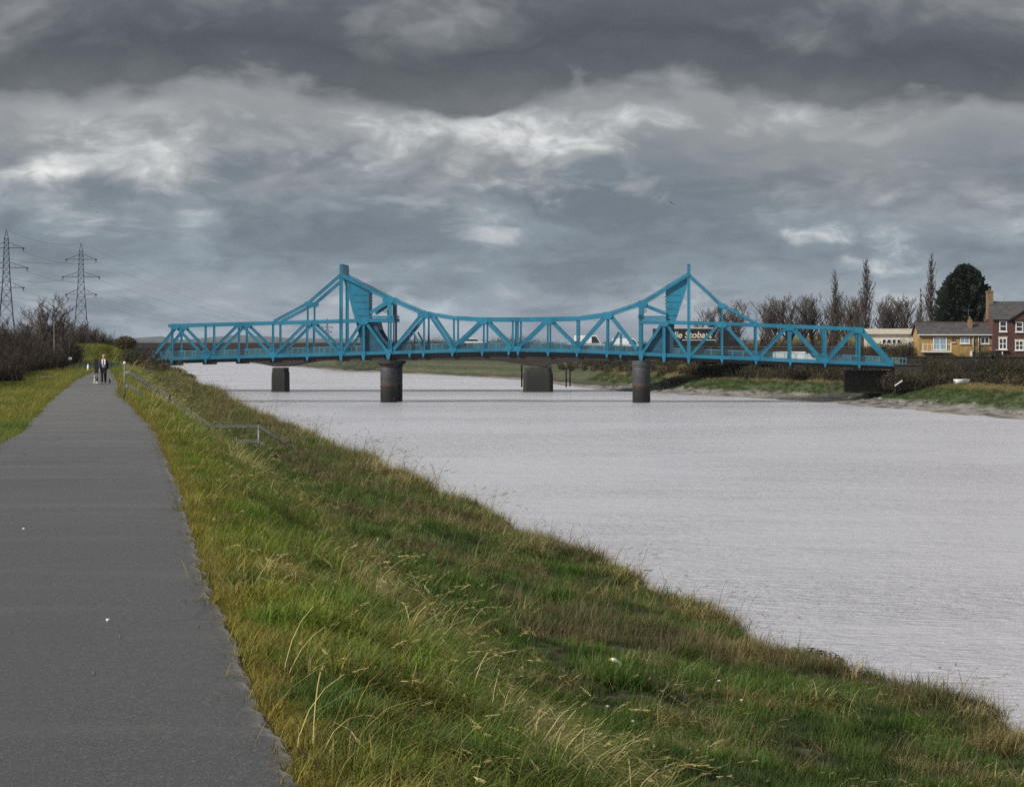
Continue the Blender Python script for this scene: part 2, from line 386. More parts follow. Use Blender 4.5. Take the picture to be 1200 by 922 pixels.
# wet mud gloss is a material of its own on the far shore
def path_material():
    m, t, b = newmat('worn_asphalt')
    g = t.n('ShaderNodeNewGeometry').outputs['Position']
    mg = t.n('ShaderNodeMapping'); t.set(mg.inputs[0], g); mg.inputs[3].default_value = (1, .42, 1); n1 = t.m('ADD', t.m('MULTIPLY', t.noise(mg.outputs[0], 85., 3, .8), .78), t.m('MULTIPLY', t.noise(mg.outputs[0], 24., 3, .8), .22)); n2 = t.noise(g, .9, 5, .6)
    mp = t.n('ShaderNodeMapping'); t.set(mp.inputs[0], g); mp.inputs[3].default_value = (.35, 1.4, 1); n3 = t.noise(mp.outputs[0], .5, 5, .6)
    c = t.ramp(n1, [(.37, (.0015, .0015, .0015)), (.45, (.008, .0075, .007)), (.51, (.018, .017, .0155)), (.58, (.046, .042, .037)), (.67, (.15, .135, .115))])
    c = t.mix(t.sm(n2, .3, .7), t.mix(.22, c, (.02, .02, .02)), c)
    c = t.mix(t.m('MULTIPLY', t.sm(n3, .48, .68), .35), c, (.06, .056, .05))
    mk = t.n('ShaderNodeMapping'); t.set(mk.inputs[0], g); mk.inputs[3].default_value = (1, .5, 1)
    vo = t.n('ShaderNodeTexVoronoi', feature='DISTANCE_TO_EDGE'); t.set(vo.inputs['Vector'], t.mix(.12, mk.outputs[0], t.n('ShaderNodeTexNoise', i_Scale=2.).outputs['Color'])); vo.inputs['Scale'].default_value = .55
    crack = t.m('MULTIPLY', t.m('SUBTRACT', 1., t.sm(vo.outputs[0], .004, .014)), t.sm(t.noise(g, .35, 3), .52, .6))
    c = t.mix(t.m('MULTIPLY', crack, .8), c, (.004, .004, .004))
    stain = t.m('MULTIPLY', t.sm(t.noise(g, .22, 4, .6), .52, .62), .45); c = t.mix(stain, c, (.010, .0095, .009))
    spy = t.n('ShaderNodeSeparateXYZ'); t.set(spy.inputs[0], g)     # grazing sky glare painted in: base colour lightens with distance
    dry_and_glare = t.sm(t.m('ADD', spy.outputs[1], t.m('MULTIPLY', t.m('SUBTRACT', t.noise(g, .12, 4, .6), .5), 46)), 18, 95)
    vs = t.n('ShaderNodeVectorMath', operation='SCALE'); t.set(vs.inputs[0], c); vs.inputs['Scale'].default_value = 3.0; c = t.mix(dry_and_glare, c, vs.outputs[0])
    at_ = t.n('ShaderNodeAttribute', attribute_name='edge').outputs['Fac']
    nE = t.noise(g, 7., 5, .7)
    c = t.mix(t.sm(t.m('ADD', at_, t.m('MULTIPLY', t.m('SUBTRACT', nE, .5), .9)), .72, 1.02), c, t.mix(t.sm(t.noise(g, 30, 3), .5, .6), (.04, .03, .022), (.12, .08, .045)))
    t.set(b.inputs['Base Color'], c); b.inputs['Roughness'].default_value = .55; b.inputs['Specular IOR Level'].default_value = .26; b.inputs['Sheen Weight'].default_value = .085; b.inputs['Sheen Roughness'].default_value = .3
    bp = t.n('ShaderNodeBump'); bp.inputs['Strength'].default_value = .55; bp.inputs['Distance'].default_value = .006
    t.set(bp.inputs['Height'], n1); t.set(b.inputs['Normal'], bp.outputs[0])
    return m
V = []; E = []; prow = [r for r in rows if -90 <= r <= 292]; prow = sorted(set(prow+list(np.arange(6, 60, .09))))
ts = [0, .015, .04, .1, .25, .5, .75, .9, .96, .985, 1]
for D in prow:
    pl = PL(D)+.05*nz2(D, 0, .7, 1)+.05*nz2(D, 0, .23, 2); pr = PR(D)+.06*nz2(D, 5, .8, 1)+.045*nz2(D, 5, .22, 2)+.02*nz2(D, 5, .09, 3)
    for t in ts:
        V.append((lerp(pl, pr, t), D, zp(D)+.012+.025*(1-(2*t-1)**2)-(.05 if t in (0, 1) else 0)))
        E.append(max(1-(min(t, 1-t)*(pr-pl))/.33, 0))
k = len(ts); idx = np.arange(len(V)).reshape(-1, k)
Fq = np.stack([idx[:-1, :-1], idx[:-1, 1:], idx[1:, 1:], idx[1:, :-1]], -1).reshape(-1, 4)
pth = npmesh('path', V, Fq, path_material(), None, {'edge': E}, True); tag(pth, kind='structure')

# water ------------------------------------------------------------
def water_material():
    m, t, b = newmat('silty_river_water')
    g = t.n('ShaderNodeNewGeometry').outputs['Position']
    mp = t.n('ShaderNodeMapping'); t.set(mp.inputs[0], g); mp.inputs[2].default_value = (0, 0, math.radians(-12)); mp.inputs[3].default_value = (.75, 1.5, 1)
    n1 = t.noise(mp.outputs[0], 1.6, 4, .6, .4); n2 = t.noise(mp.outputs[0], .22, 3, .5)
    mq = t.n('ShaderNodeMapping'); t.set(mq.inputs[0], g); mq.inputs[3].default_value = (.05, .35, 1); n3 = t.noise(mq.outputs[0], .4, 4, .6)
    n4 = t.noise(mp.outputs[0], 4.2, 3, .6, .3); h = t.m('ADD', t.m('MULTIPLY', n4, .17), t.m('ADD', t.m('MULTIPLY', n1, .42), t.m('MULTIPLY', n2, .5)))
    sp = t.n('ShaderNodeSeparateXYZ'); t.set(sp.inputs[0], g)
    # two darker, less glossy lines across the water near the bridges' piers
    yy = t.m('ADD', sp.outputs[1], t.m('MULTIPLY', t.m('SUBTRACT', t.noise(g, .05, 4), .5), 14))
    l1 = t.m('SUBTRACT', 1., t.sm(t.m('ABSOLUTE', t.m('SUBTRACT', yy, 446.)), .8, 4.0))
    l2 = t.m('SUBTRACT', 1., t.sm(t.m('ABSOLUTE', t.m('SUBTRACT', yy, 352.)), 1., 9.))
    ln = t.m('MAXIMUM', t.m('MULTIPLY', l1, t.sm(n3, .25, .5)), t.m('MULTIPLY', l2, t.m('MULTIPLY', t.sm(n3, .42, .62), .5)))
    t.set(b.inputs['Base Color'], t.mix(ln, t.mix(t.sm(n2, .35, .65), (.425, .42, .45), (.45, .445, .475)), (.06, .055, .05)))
    t.set(b.inputs['Roughness'], t.m('ADD', .15, t.m('MULTIPLY', n4, .12)))
    t.set(b.inputs['Specular IOR Level'], t.m('SUBTRACT', .5, t.m('MULTIPLY', ln, .42)))
    b.inputs['IOR'].default_value = 1.333
    bp = t.n('ShaderNodeBump'); t.set(bp.inputs['Strength'], t.m('ADD', .35, t.m('MULTIPLY', t.sm(t.noise(g, .035, 4, .6), .38, .62), .6))); bp.inputs['Distance'].default_value = 1.
    t.set(bp.inputs['Height'], h); t.set(b.inputs['Normal'], bp.outputs[0])
    return m
V = []; wrow = [-90, -50, -20, 0, 20, 50, 100, 150, 200, 240, 280, 320, 360, 400, 450, 500, 560, 640, 760, 900, 1100, 1500, 2500, 6000]
for D in wrow:
    for t in (0, .2, .4, .6, .8, 1): V.append((lerp(EX(D)-.5, RB(D)+9, t), D, WZ))
idx = np.arange(len(V)).reshape(-1, 6)
Fq = np.stack([idx[:-1, :-1], idx[:-1, 1:], idx[1:, 1:], idx[1:, :-1]], -1).reshape(-1, 4)
wt = npmesh('water', V, Fq, water_material(), None, None, True); tag(wt, kind='structure')

# hills on the horizon
V = []; hx = np.linspace(-1900, 900, 150)
for r, (dd, k) in enumerate(((7000, 0), (7600, .7), (8300, 1.), (9500, 0.))):
    for x in hx:
        px = 600+x*F/8300
        top = interp([(0, 8), (130, 10), (155, 24), (190, 30), (215, 20), (240, 27), (280, 34), (305, 30), (340, 24), (400, 24), (470, 16), (700, 12), (1300, 10)], px)
        V.append((x, dd, -6+(k*(top+6+5*fb(x, dd, 260, 3))) if k else -6))
idx = np.arange(len(V)).reshape(4, -1)
Fq = np.stack([idx[:-1, :-1], idx[:-1, 1:], idx[1:, 1:], idx[1:, :-1]], -1).reshape(-1, 4)
hl = npmesh('hills', V, Fq, pm('hill_pasture', (.07, .085, .045), (.05, .05, .035), .004, .9), None, None, True); tag(hl, kind='structure')

# ------------------------------------------------------------------ grass
def blade_mesh(name, specs, mat):
    """specs: list of (base xy, heading, length, width, lean0, bend, tipcol)"""
    V = []; Fc = []; T = []
    for bx, by, hd, L, w, l0, bend, seed in specs:
        n = 4; p = Vector((bx, by, -.02)); a = l0
        side = Vector((-math.sin(hd), math.cos(hd), 0)); base = len(V)
        for i in range(n+1):
            ww = w*(.34 if seed else (1-(i/n)**1.6)*.5)+.0004
            V.append(tuple(p-side*ww)); V.append(tuple(p+side*ww)); T += [i/n, i/n]
            dirv = Vector((math.cos(hd)*math.sin(a), math.sin(hd)*math.sin(a), math.cos(a)))
            p = p+dirv*(L/n); a += bend/n
        for i in range(n): Fc.append((base+2*i, base+2*i+1, base+2*i+3, base+2*i+2))
        if seed:
            q = p
            for j in range(16):
                c0 = q-dirv*random.uniform(0, .075); sd = Vector((random.gauss(0, 1), random.gauss(0, 1), random.gauss(0, 1))); sd = (sd-dirv*sd.dot(dirv)).normalized()
                c1 = c0+dirv*random.uniform(.010, .024)+sd*random.uniform(.003, .010)-Vector((0, 0, .004)); ww = dirv.cross(sd)*.0011; b0 = len(V)
                V += [tuple(c0-ww), tuple(c0+ww), tuple(c1+ww), tuple(c1-ww)]; T += [1.2]*4; Fc.append((b0, b0+1, b0+2, b0+3))
    return npmesh(name, V, Fc, mat, None, {'tip': T}, False, do_link=False)
def grass_material():
    m, t, b = newmat('grass_blades')
    a = t.n('ShaderNodeAttribute', attribute_name='tint', attribute_type='INSTANCER').outputs['Color']
    tip = t.n('ShaderNodeAttribute', attribute_name='tip').outputs['Fac']
    oi = t.n('ShaderNodeObjectInfo').outputs['Random']
    c = t.mix(t.m('MULTIPLY', t.sm(tip, .45, 1.3), .42), a, t.mix(.45, a, (.34, .27, .11)))
    c = t.mix(t.m('MULTIPLY', oi, .3), c, (.02, .02, .008))
    t.set(b.inputs['Base Color'], c); b.inputs['Roughness'].default_value = .55; b.inputs['Specular IOR Level'].default_value = .28
    tr = t.n('ShaderNodeBsdfTranslucent'); t.set(tr.inputs[0], c)
    mx = t.n('ShaderNodeMixShader'); mx.inputs[0].default_value = .28
    t.set(mx.inputs[1], b.outputs[0]); t.set(mx.inputs[2], tr.outputs[0])
    t.set(t.t.nodes['Material Output'].inputs[0], mx.outputs[0])
    return m
M['blade'] = grass_material()
ru = random.uniform
lib = bpy.data.collections.new('grass_tufts')
def addlib(name, specs):
    o = blade_mesh(name, specs, M['blade']); lib.objects.link(o)
for v in range(4):   # 0-3 short green tuft
    addlib('a%d_tuft' % v, [(random.gauss(0, .06), random.gauss(0, .06), ru(0, 6.28), ru(.08, .20), ru(.003, .006), ru(0, .5), ru(.3, 1.5), 0) for _ in range(46)])
for v in range(3):   # 4-6 long arching tuft
    addlib('b%d_tuft' % v, [(random.gauss(0, .07), random.gauss(0, .07), random.gauss(-.6, 1.0), ru(.14, .34), ru(.0035, .006), ru(.2, .8), ru(.8, 2.3), 0) for _ in range(44)])
for v in range(3):   # 7-9 seed heads
    addlib('c%d_tuft' % v, [(random.gauss(0, .10), random.gauss(0, .10), random.gauss(-.5, .8), ru(.26, .50), .0042, ru(.1, .6), ru(.6, 1.9), 1) for _ in range(8)]+[(random.gauss(0, .06), random.gauss(0, .06), ru(0, 6.28), ru(.1, .25), .004, ru(.1, .7), ru(.4, 1.6), 0) for _ in range(20)])
for v in range(2):   # 10-11 broad-leaved weed
    addlib('d%d_tuft' % v, [(random.gauss(0, .03), random.gauss(0, .03), ru(0, 6.28), ru(.05, .12), ru(.022, .04), ru(.6, 1.2), ru(.3, 1.2), 0) for _ in range(18)])
for v in range(3):   # 12-14 twiggy matted thatch
    addlib('e%d_tuft' % v, [(random.gauss(0, .10), random.gauss(0, .10), ru(0, 6.28), ru(.12, .34), ru(.003, .005), ru(.5, 1.35), ru(-.6, .9), 0) for _ in range(46)])
names = sorted(o.name for o in lib.objects)
P = []; TI = []; SC = []; RT = []; ID = []
cg = np.array([.042, .100, .008]); cb = np.array([.110, .215, .018]); co = np.array([.27, .24, .03]); cs = np.array([.58, .49, .24]); cd = np.array([.018, .042, .007]); cbr = np.array([.085, .058, .028]); cgold = np.array([.21, .155, .035])
def add(X, D, z, kind, col, sc):
    P.append((X, D, z)); TI.append(np.clip(col*np.exp(random.gauss(0, .16)), 0, 1)); SC.append(sc*ru(.75, 1.25)); RT.append(ru(0, 6.28) if kind not in (4, 5, 6, 7, 8, 9) else random.gauss(0, .5)); ID.append(kind)
def in_view(X, D): return D > 2 and X/D < .205 and X/D > -.215
def plant(X, D, j, z, sc):
    if X-PR(D) < .10 and random.random() < .8: return
    n1 = nz2(X, D, 1.5, 21); n2 = nz2(X, D, .6, 22); n3 = nz2(X, D, 4.5, 23); r = random.random(); n4 = nz2(X, D, .33, 27); sc *= max(.34, 1+1.05*n2+.55*n1+.75*n4); j0 = j; j = j+7*n1+4*n2+3*n4 if 3 < j < 50 else j
    e = X-PR(D)
    if j <= 26:
        t = j/26
        fringe = math.exp(-e/.55)
        dryband = math.exp(-((t-.58-.22*n3)/.17)**2)*sstep(.0, .45, n3+n1*.6)
        if r < .006+.045*dryband*sstep(0, .4, n1): add(X, D, z, random.choice((7, 8, 9)), lerp(cs, co, ru(0, .5)), sc)
        elif r < .10+.34*dryband+.22*fringe: add(X, D, z, random.choice((4, 5, 6)), lerp(lerp(co, cgold, ru(0, 1)), cs, max(0, min(1, dryband*.9+n1*.5))), sc*(1-.35*fringe))
        else:
            g = lerp(cg, cb, max(0, min(1, .5+n3+.5*n2)))
            g = lerp(g, co, max(0, min(1, .04+.85*n1+.42*fringe+.2*n3)))
            if random.random() < .035: add(X, D, z, random.choice((10, 11)), cg*.9, sc)
            else: add(X, D, z, random.choice((0, 1, 2, 3, 0, 1, 2, 3, 4, 5)), g, sc*(1-.25*fringe))
    else:
        t = (j-26)/30
        edge = sstep(.80, .97, t); brown = max(0, min(1, .22+1.7*n3+.5*n1-1.1*math.exp(-(t/.12)**2)))
        tallp = max(0, n1-.12)*2.4+edge*.30
        if r < .30*brown: add(X, D, z, random.choice((12, 13, 14)), lerp(cbr, cs*.55, random.random()**2*.8), sc*1.1)
        elif r < .30*brown+.45*tallp: add(X, D, z, random.choice((4, 5, 6, 4, 5, 6, 4, 5, 7)), lerp(lerp(co, cbr, .6), cs*.8, ru(0, .9)), sc*(.9+.45*edge))
        elif r > .945: add(X, D, z, random.choice((10, 11)), lerp(cd, cg, random.random()), sc*1.4)
        else: add(X, D, z, random.choice((0, 1, 2, 3)), lerp(lerp(cd, lerp(cg, cb, .35), max(0, min(1, .45+1.3*n2+n1))), cbr, brown*.4), sc)
def dens_rows():
    D = 6.
    while D < 345:
        st = max(.3, D*.03); yield D, st; D += st
for D0, st in dens_rows():
    w = 10.3
    dens = 150*min(1, (16/D0))**1.05+2.
    sc = 1. if D0 < 40 else min(2.6, (D0/40)**.5)
    for _ in range(int(w*st*dens)):
        D = D0+ru(0, st); u = random.random()*10.3
        j = u/4.4*26 if u < 4.4 else 26+(u-4.4)/5.9*30
        X, z = bank_point(D, j)
        if not in_view(X, D): continue
        m = mound(X, D); z = lerp(z, max(z, 1.6), m)
        plant(X, D, j, z-.01, sc)
    if D0 < 150:      # overhanging turf along the very edge of the asphalt
        for _ in range(int(st*26*min(1, 30/D0))):
            D = D0+ru(0, st); X = PR(D)+random.gauss(.09, .05)-.14*max(0, nz2(0, D, .5, 41))-.10*max(0, nz2(0, D, 1.9, 42))
            add(X, D, zp(D)-.035, random.choice((4, 5, 6, 0, 1)), lerp(cgold, co, ru(0, 1)), .62*sc)
        # brow of the bank above the water
        for _ in range(int(st*7*min(1, 50/D0)*1.6)):
            D = D0+ru(0, st); X = EX(D)+random.gauss(-.12, .16)
            if in_view(X, D) and nz2(0, D, 5, 31) > .0:
                add(X, D, EZ(D)-.02+.08*nz2(X, D, 2.4, 1), random.choice((4, 5, 6, 4, 5, 6, 12)), lerp(lerp(co, cbr, ru(.2, 1)), cs*.8, ru(0, .7)), 1.05*sc)
    if D0 > 28:       # verge left of the path
        for _ in range(int(14*st*dens*.6)):
            D = D0+ru(0, st); o = random.random()**1.3*16; X = PL(D)-o
            if not in_view(X, D): continue
            z = left_z(X, D, o); z = lerp(z, max(z, 1.75), mound(X, D))
            n1 = nz2(X, D, 3., 21)
            add(X, D, z, random.choice((0, 1, 2, 3, 0, 1, 4, 5)), lerp(lerp(lerp(cg, cb, ru(0, 1)), co, max(0, min(1, .42+1.2*n1))), cs, .12*random.random()), sc*.85*(1+.6*n1))
for _ in range(900):
    D = ru(292, 345); X = lerp(PL(D), PR(D), random.random()); m = mound(X, D); add(X, D, lerp(zp(D)-.03, max(zp(D), 1.75), m), random.choice((0, 1, 2, 3, 4, 5)), lerp(cg, co, ru(.1, .9)), 2.4)
ngrass_left = len(P)
# far shore turf
for _ in range(9000):
    D = ru(255, 520); o = ru(7.2, 24); X = RB(D)+o
    if X/D > .2 or X/D < -.05: continue
    z = rz(o, D, X)
    if z < -4.5: continue
    cr = math.exp(-((D-366+.45*(X-41))/7.)**2)*(1-sstep(14, 26, o))
    if cr > .5: continue
    n = nz2(X, D, 4, 21)
    if z < -3.25: add(X, D, z, random.choice((0, 1, 2, 3)), lerp(lerp(cg*.55, cb*.55, max(0, min(1, .5+n))), cbr, max(0, nz2(X, D, 2.5, 33))*1.3), 2.6)
    else: add(X, D, z, random.choice((4, 5, 6, 12, 1)), lerp(lerp(co, cbr, .5), cs*.7, max(0, min(1, .4+n))), 2.2)
pm_ = bpy.data.meshes.new('grass'); pm_.vertices.add(len(P)); pm_.vertices.foreach_set('co', np.array(P, np.float32).ravel())
a = pm_.attributes.new('tint', 'FLOAT_COLOR', 'POINT'); a.data.foreach_set('color', np.hstack([np.array(TI), np.ones((len(TI), 1))]).astype(np.float32).ravel())
a = pm_.attributes.new('tsc', 'FLOAT', 'POINT'); a.data.foreach_set('value', np.array(SC, np.float32))
a = pm_.attributes.new('rotz', 'FLOAT', 'POINT'); a.data.foreach_set('value', np.array(RT, np.float32))
a = pm_.attributes.new('kind_id', 'INT', 'POINT'); a.data.foreach_set('value', np.array(ID, np.int32))
go = bpy.data.objects.new('grass', pm_); link(go); tag(go, 'long green and straw coloured grass covering both river banks', 'grass', kind='stuff')
ng = bpy.data.node_groups.new('scatter_grass', 'GeometryNodeTree')
ng.interface.new_socket('Geometry', in_out='INPUT', socket_type='NodeSocketGeometry'); ng.interface.new_socket('Geometry', in_out='OUTPUT', socket_type='NodeSocketGeometry')
gi = ng.nodes.new('NodeGroupInput'); gout = ng.nodes.new('NodeGroupOutput')
ci = ng.nodes.new('GeometryNodeCollectionInfo'); ci.inputs['Collection'].default_value = lib; ci.inputs['Separate Children'].default_value = True; ci.inputs['Reset Children'].default_value = True
m2p = ng.nodes.new('GeometryNodeMeshToPoints'); iop = ng.nodes.new('GeometryNodeInstanceOnPoints'); iop.inputs['Pick Instance'].default_value = True
def named(n, t):
    nd = ng.nodes.new('GeometryNodeInputNamedAttribute'); nd.data_type = t; nd.inputs[0].default_value = n; return nd.outputs[0]
cxyz = ng.nodes.new('ShaderNodeCombineXYZ'); ng.links.new(named('rotz', 'FLOAT'), cxyz.inputs[2])
e2r = ng.nodes.new('FunctionNodeEulerToRotation'); ng.links.new(cxyz.outputs[0], e2r.inputs[0])
L = ng.links.new
L(gi.outputs[0], m2p.inputs['Mesh']); L(m2p.outputs[0], iop.inputs['Points']); L(ci.outputs[0], iop.inputs['Instance'])
L(named('kind_id', 'INT'), iop.inputs['Instance Index']); L(e2r.outputs[0], iop.inputs['Rotation']); L(named('tsc', 'FLOAT'), iop.inputs['Scale']); L(iop.outputs[0], gout.inputs[0])
md = go.modifiers.new('scatter', 'NODES'); md.node_group = ng
print('grass tufts', len(P))

# ------------------------------------------------------------------ the turquoise bridge
TH = math.radians(3.6); AX = Vector((math.cos(TH), -math.sin(TH), 0)); D0 = 347.; BW = 6.3
bridge = empty('bascule_bridge', (0, D0, 0), -TH)
tag(bridge, 'turquoise steel truss bascule bridge with two pointed towers across the river', 'bridge')
def bp(px, py, w=0.):
    k = (px-600)/F; s = k*D0/(AX.x-k*AX.y); Y = D0+s*AX.y
    return Vector((s, w, HC-(py-HZ)*Y/F))
def far_copy(o, dw=BW):
    c = o.copy(); COL.objects.link(c); c.parent = o.parent; c.location = o.location+Vector((0, dw, 0))
    for ch in kids(o):
        g = ch.copy(); COL.objects.link(g); g.parent = c
    return c
BC = [(176, 420.8), (399, 415), (426, 414.0), (455, 413.2), (495, 412), (530, 411), (565, 410.2), (600, 409.9), (642, 410.6), (676, 411.4), (711, 412.8), (751, 414.6), (778, 416), (806, 417.3), (846, 418.9), (1047, 427.2)]
TCL = [(197, 381.6), (399.5, 376.2), (426, 375.5), (462, 375.3)]
TCR = [(749, 377.3), (778, 377.6), (806.5, 378.2), (846, 379.2), (1013, 385.6)]
TCM = [(399.5, 322), (455, 350.3), (495, 366.8), (531, 372.6), (566, 374.4), (605, 374.4), (642, 374), (677, 373.2), (713, 368), (752, 355), (807, 321.5)]
SUL = [(399, 322.5), (361, 355.5), (321, 376.6)]; SUR = [(808, 322.5), (846.3, 357.8), (888, 379.4)]
def yb(px): return interp(BC, px)
def ytl(px): return interp(TCL, px)
def ytr(px): return interp(TCR, px)
def ytm(px): return interp(TCM, px)
def chord(name, pts, w, h, mat='blue', gus=()):
    mb = MB()
    P3 = [bp(*p) for p in pts]
    for a, b in zip(P3, P3[1:]):
        w *= .88
        mb.bar(a, b, w*.62, h*.8)
        w /= .88
        d = (b-a).normalized(); u = Vector((-d.z, 0, d.x))
        for s in (1, -1): mb.bar(a+u*(s*w*.44), b+u*(s*w*.44), w*.16, h)      # flanges
    for p, r in gus:
        c = bp(*p); k = 8
        mb.plate([(c.x+r*math.cos(t)*1.25, c.z+r*math.sin(t)*.8) for t in [2*math.pi*(i+.5)/k for i in range(k)]], -h/2-.035, h/2+.035)
    return mb.build(name, M[mat], bridge)
nb = [201, 241, 280, 320, 360, 399.5, 426, 455, 496, 530, 565, 600, 642, 676, 711, 751, 778, 806.5, 846, 886, 926, 967, 1007]
far = []
def pair(o): far.append(far_copy(o)); return o
pair(chord('bottom_chord', BC, .42, .34, gus=[((x, yb(x)-1.2), .42) for x in (241, 320, 399.5, 455, 530, 595, 606, 676, 751, 806.5, 886, 967)]))
pair(chord('top_chord', TCL, .40, .36, gus=[((x, ytl(x)+1.5), .5) for x in (205, 280, 360, 426)]))
pair(chord('top_chord', TCR, .40, .36, gus=[((x, ytr(x)+1.5), .5) for x in (778, 846, 926, 1006)]))
pair(chord('curved_top_chord', TCM, .50, .40, gus=[((x, ytm(x)+1.6), .6) for x in (455, 496, 565, 642, 711, 752)]))
pair(chord('inclined_strut', SUL, .36, .34, gus=[((361, 356), .42)])); pair(chord('inclined_strut', SUR, .36, .34, gus=[((846.3, 358.5), .42)]))
def member(name, p, q, w, h=.26, mat='blue'):
    """open box member: two side plates and a web with end plates"""
    a, b = bp(*p), bp(*q); mb = MB(); d = (b-a).normalized(); u = Vector((-d.z, 0, d.x))
    mb.bar(a, b, w*.60, h*.7)
    for s in (1, -1): mb.bar(a+u*(s*w*.42), b+u*(s*w*.42), w*.16, h)
    return pair(mb.build(name, M[mat], bridge))
def diag(p, q, w=.40): member('diagonal', p, q, w*.86)
def vert(x, y0, y1, w=.26): member('vertical', (x, y0), (x, y1), w*.88)
# approach spans and main span, left to right
diag((177, 420.5), (206, 384), .46)
for a, b, top in ((206, 240, ytl), (242, 279, None), (282, 319, ytl), (321, 359, None), (362, 398, ytl), (400.5, 424.5, None), (427.5, 454, ytl)):
    diag((a, ytl(a)+1), (b, yb(b)-1)) if top else diag((a, yb(a)-1), (b, ytl(b)+1))
for x in (202, 241, 280, 320, 360): vert(x, ytl(x), yb(x), .30)
vert(426, 376, 420, .42); vert(360.7, 356, 378, .24); vert(846.3, 358, 380, .28)
diag((461, 409.5), (494, 369), .50); diag((504, 370), (530, 408), .44); diag((531, 407), (564, 376)); diag((570, 377), (599, 407))
diag((608, 407), (639, 376)); diag((645, 376), (675, 406)); diag((678, 406), (709, 370), .44); diag((715, 370), (746, 409), .50)
diag((484, 389), (495, 409), .22); diag((725, 389), (713, 409), .22)
for x in (497, 532, 567, 601, 607, 642, 676.5, 711.5): vert(x, ytm(x), yb(x), .25)
for x in (480, 727): vert(x, 391, yb(x), .14)
for a, b, top in ((752.5, 776, None), (780.5, 805, ytr), (809, 842, None), (849, 884.5, ytr), (889, 923, None), (929, 965, ytr), (969, 1003, None)):
    diag((a, ytr(a)+1), (b, yb(b)-1)) if top else diag((a, yb(a)-1), (b, ytr(b)+1))
diag((1011, 387), (1046, 426.5), .50)
for x in (846, 886, 926, 967, 1007): vert(x, ytr(x), yb(x), .32)
vert(778, 377, 423, .42)
for x in (399.7, 807.2):      # tower posts and the portal plates that tie their heads
    member('tower_post', (x, 311.5), (x, 421.5), .40, .34)
    c = bp(x, 316.5); c2 = bp(x, 310.2); mb = MB(); mb.box((c.x-.14, -.17, bp(x, 322).z), (c.x+.14, BW+.17, c2.z)); mb.box((c.x-.2, -.2, c2.z+.003), (c.x+.2, BW+.2, c2.z+.07))
    mb.build('portal_plate', M['blue'], bridge)
for x, w in ((399.7, .46), (426, .5), (455, .62), (751, .62), (778, .5), (807, .46)):    # shoe brackets below the chord
    a = bp(x, yb(x)-2); b = bp(x, yb(x)+8.2); mb = MB()
    mb.plate([(a.x-w/2, a.z), (a.x+w/2, a.z), (a.x+w/2, a.z-.35), (a.x+w*.26, b.z), (a.x-w*.26, b.z), (a.x-w/2, a.z-.35)], -.25, .25); pair(mb.build('shoe_bracket', M['blue'], bridge))
for x in (201, 241, 280, 320, 360, 480, 496, 530, 565, 596, 607, 642, 676, 711, 727, 846, 886, 926, 967, 1007):
    a = bp(x, yb(x)); mb = MB(); mb.plate([(a.x-.20, a.z-.2), (a.x+.20, a.z-.2), (a.x+.05, a.z-.72), (a.x-.05, a.z-.72)], -.16, .16); pair(mb.build('deck_bracket', M['blue'], bridge))
# counterweights and rolling quadrants
def poly(pts): return [(bp(*p).x, bp(*p).z) for p in pts]
CWL = [(402, 325.5), (408, 322.6), (432, 337.6), (432, 374), (415.5, 374)]; CWR = [(780.3, 335.6), (806, 321.8), (804.6, 337), (791.6, 376), (780.3, 376)]
for pts in (CWL, CWR):
    mb = MB(); mb.plate(poly(pts), .22, BW*.60); cw = mb.build('counterweight', M['blue'], bridge)
    X0, X1 = (418, 431.5) if pts is CWL else (781, 794)
    for y in (346, 354, 362, 370): sm_ = MB(); sm_.bar(bp(X0-(4 if y < 356 else 0)*(1 if pts is CWL else 0), y, .20), bp(X1+(4 if y < 356 else 0)*(0 if pts is CWL else 1), y, .20), .05, .04); sm_.build('plate_seam', M['blue_dark'], cw)
    e = MB(); xe = bp(432, 340).x+.0 if pts is CWL else bp(780.3, 340).x; sg = 1 if pts is CWL else -1
    for i in range(9):
        z = bp(432, 340+i*4).z; e.box((min(xe+.01*sg, xe+.09*sg), .22, z-.05), (max(xe+.01*sg, xe+.09*sg), BW*.60, z+.05))
    e.build('stiffener', M['blue_dark'], cw)
def quad(pts, sd):
    mb = MB(); p2 = poly(pts)
    for w in (.30, BW-.55): mb.plate(p2, w, w+.22)
    mb.plate([(x*.995+.005*p2[0][0], z) for x, z in poly([pts[0], pts[1], pts[2], pts[-1]])], 1.2, BW-1.2)
    return mb.build('rolling_quadrant', M['blue_dark'], bridge)
quad([(417, 378), (441, 377.5), (443, 386), (447, 393.5), (452, 399.5), (458, 404.5), (458, 412.5), (424, 413.5), (421, 396)], 1)
quad([(790, 379), (775, 378.5), (772, 388), (767, 396), (760, 401.5), (752, 405), (752, 414), (787, 415), (789.5, 397)], -1)
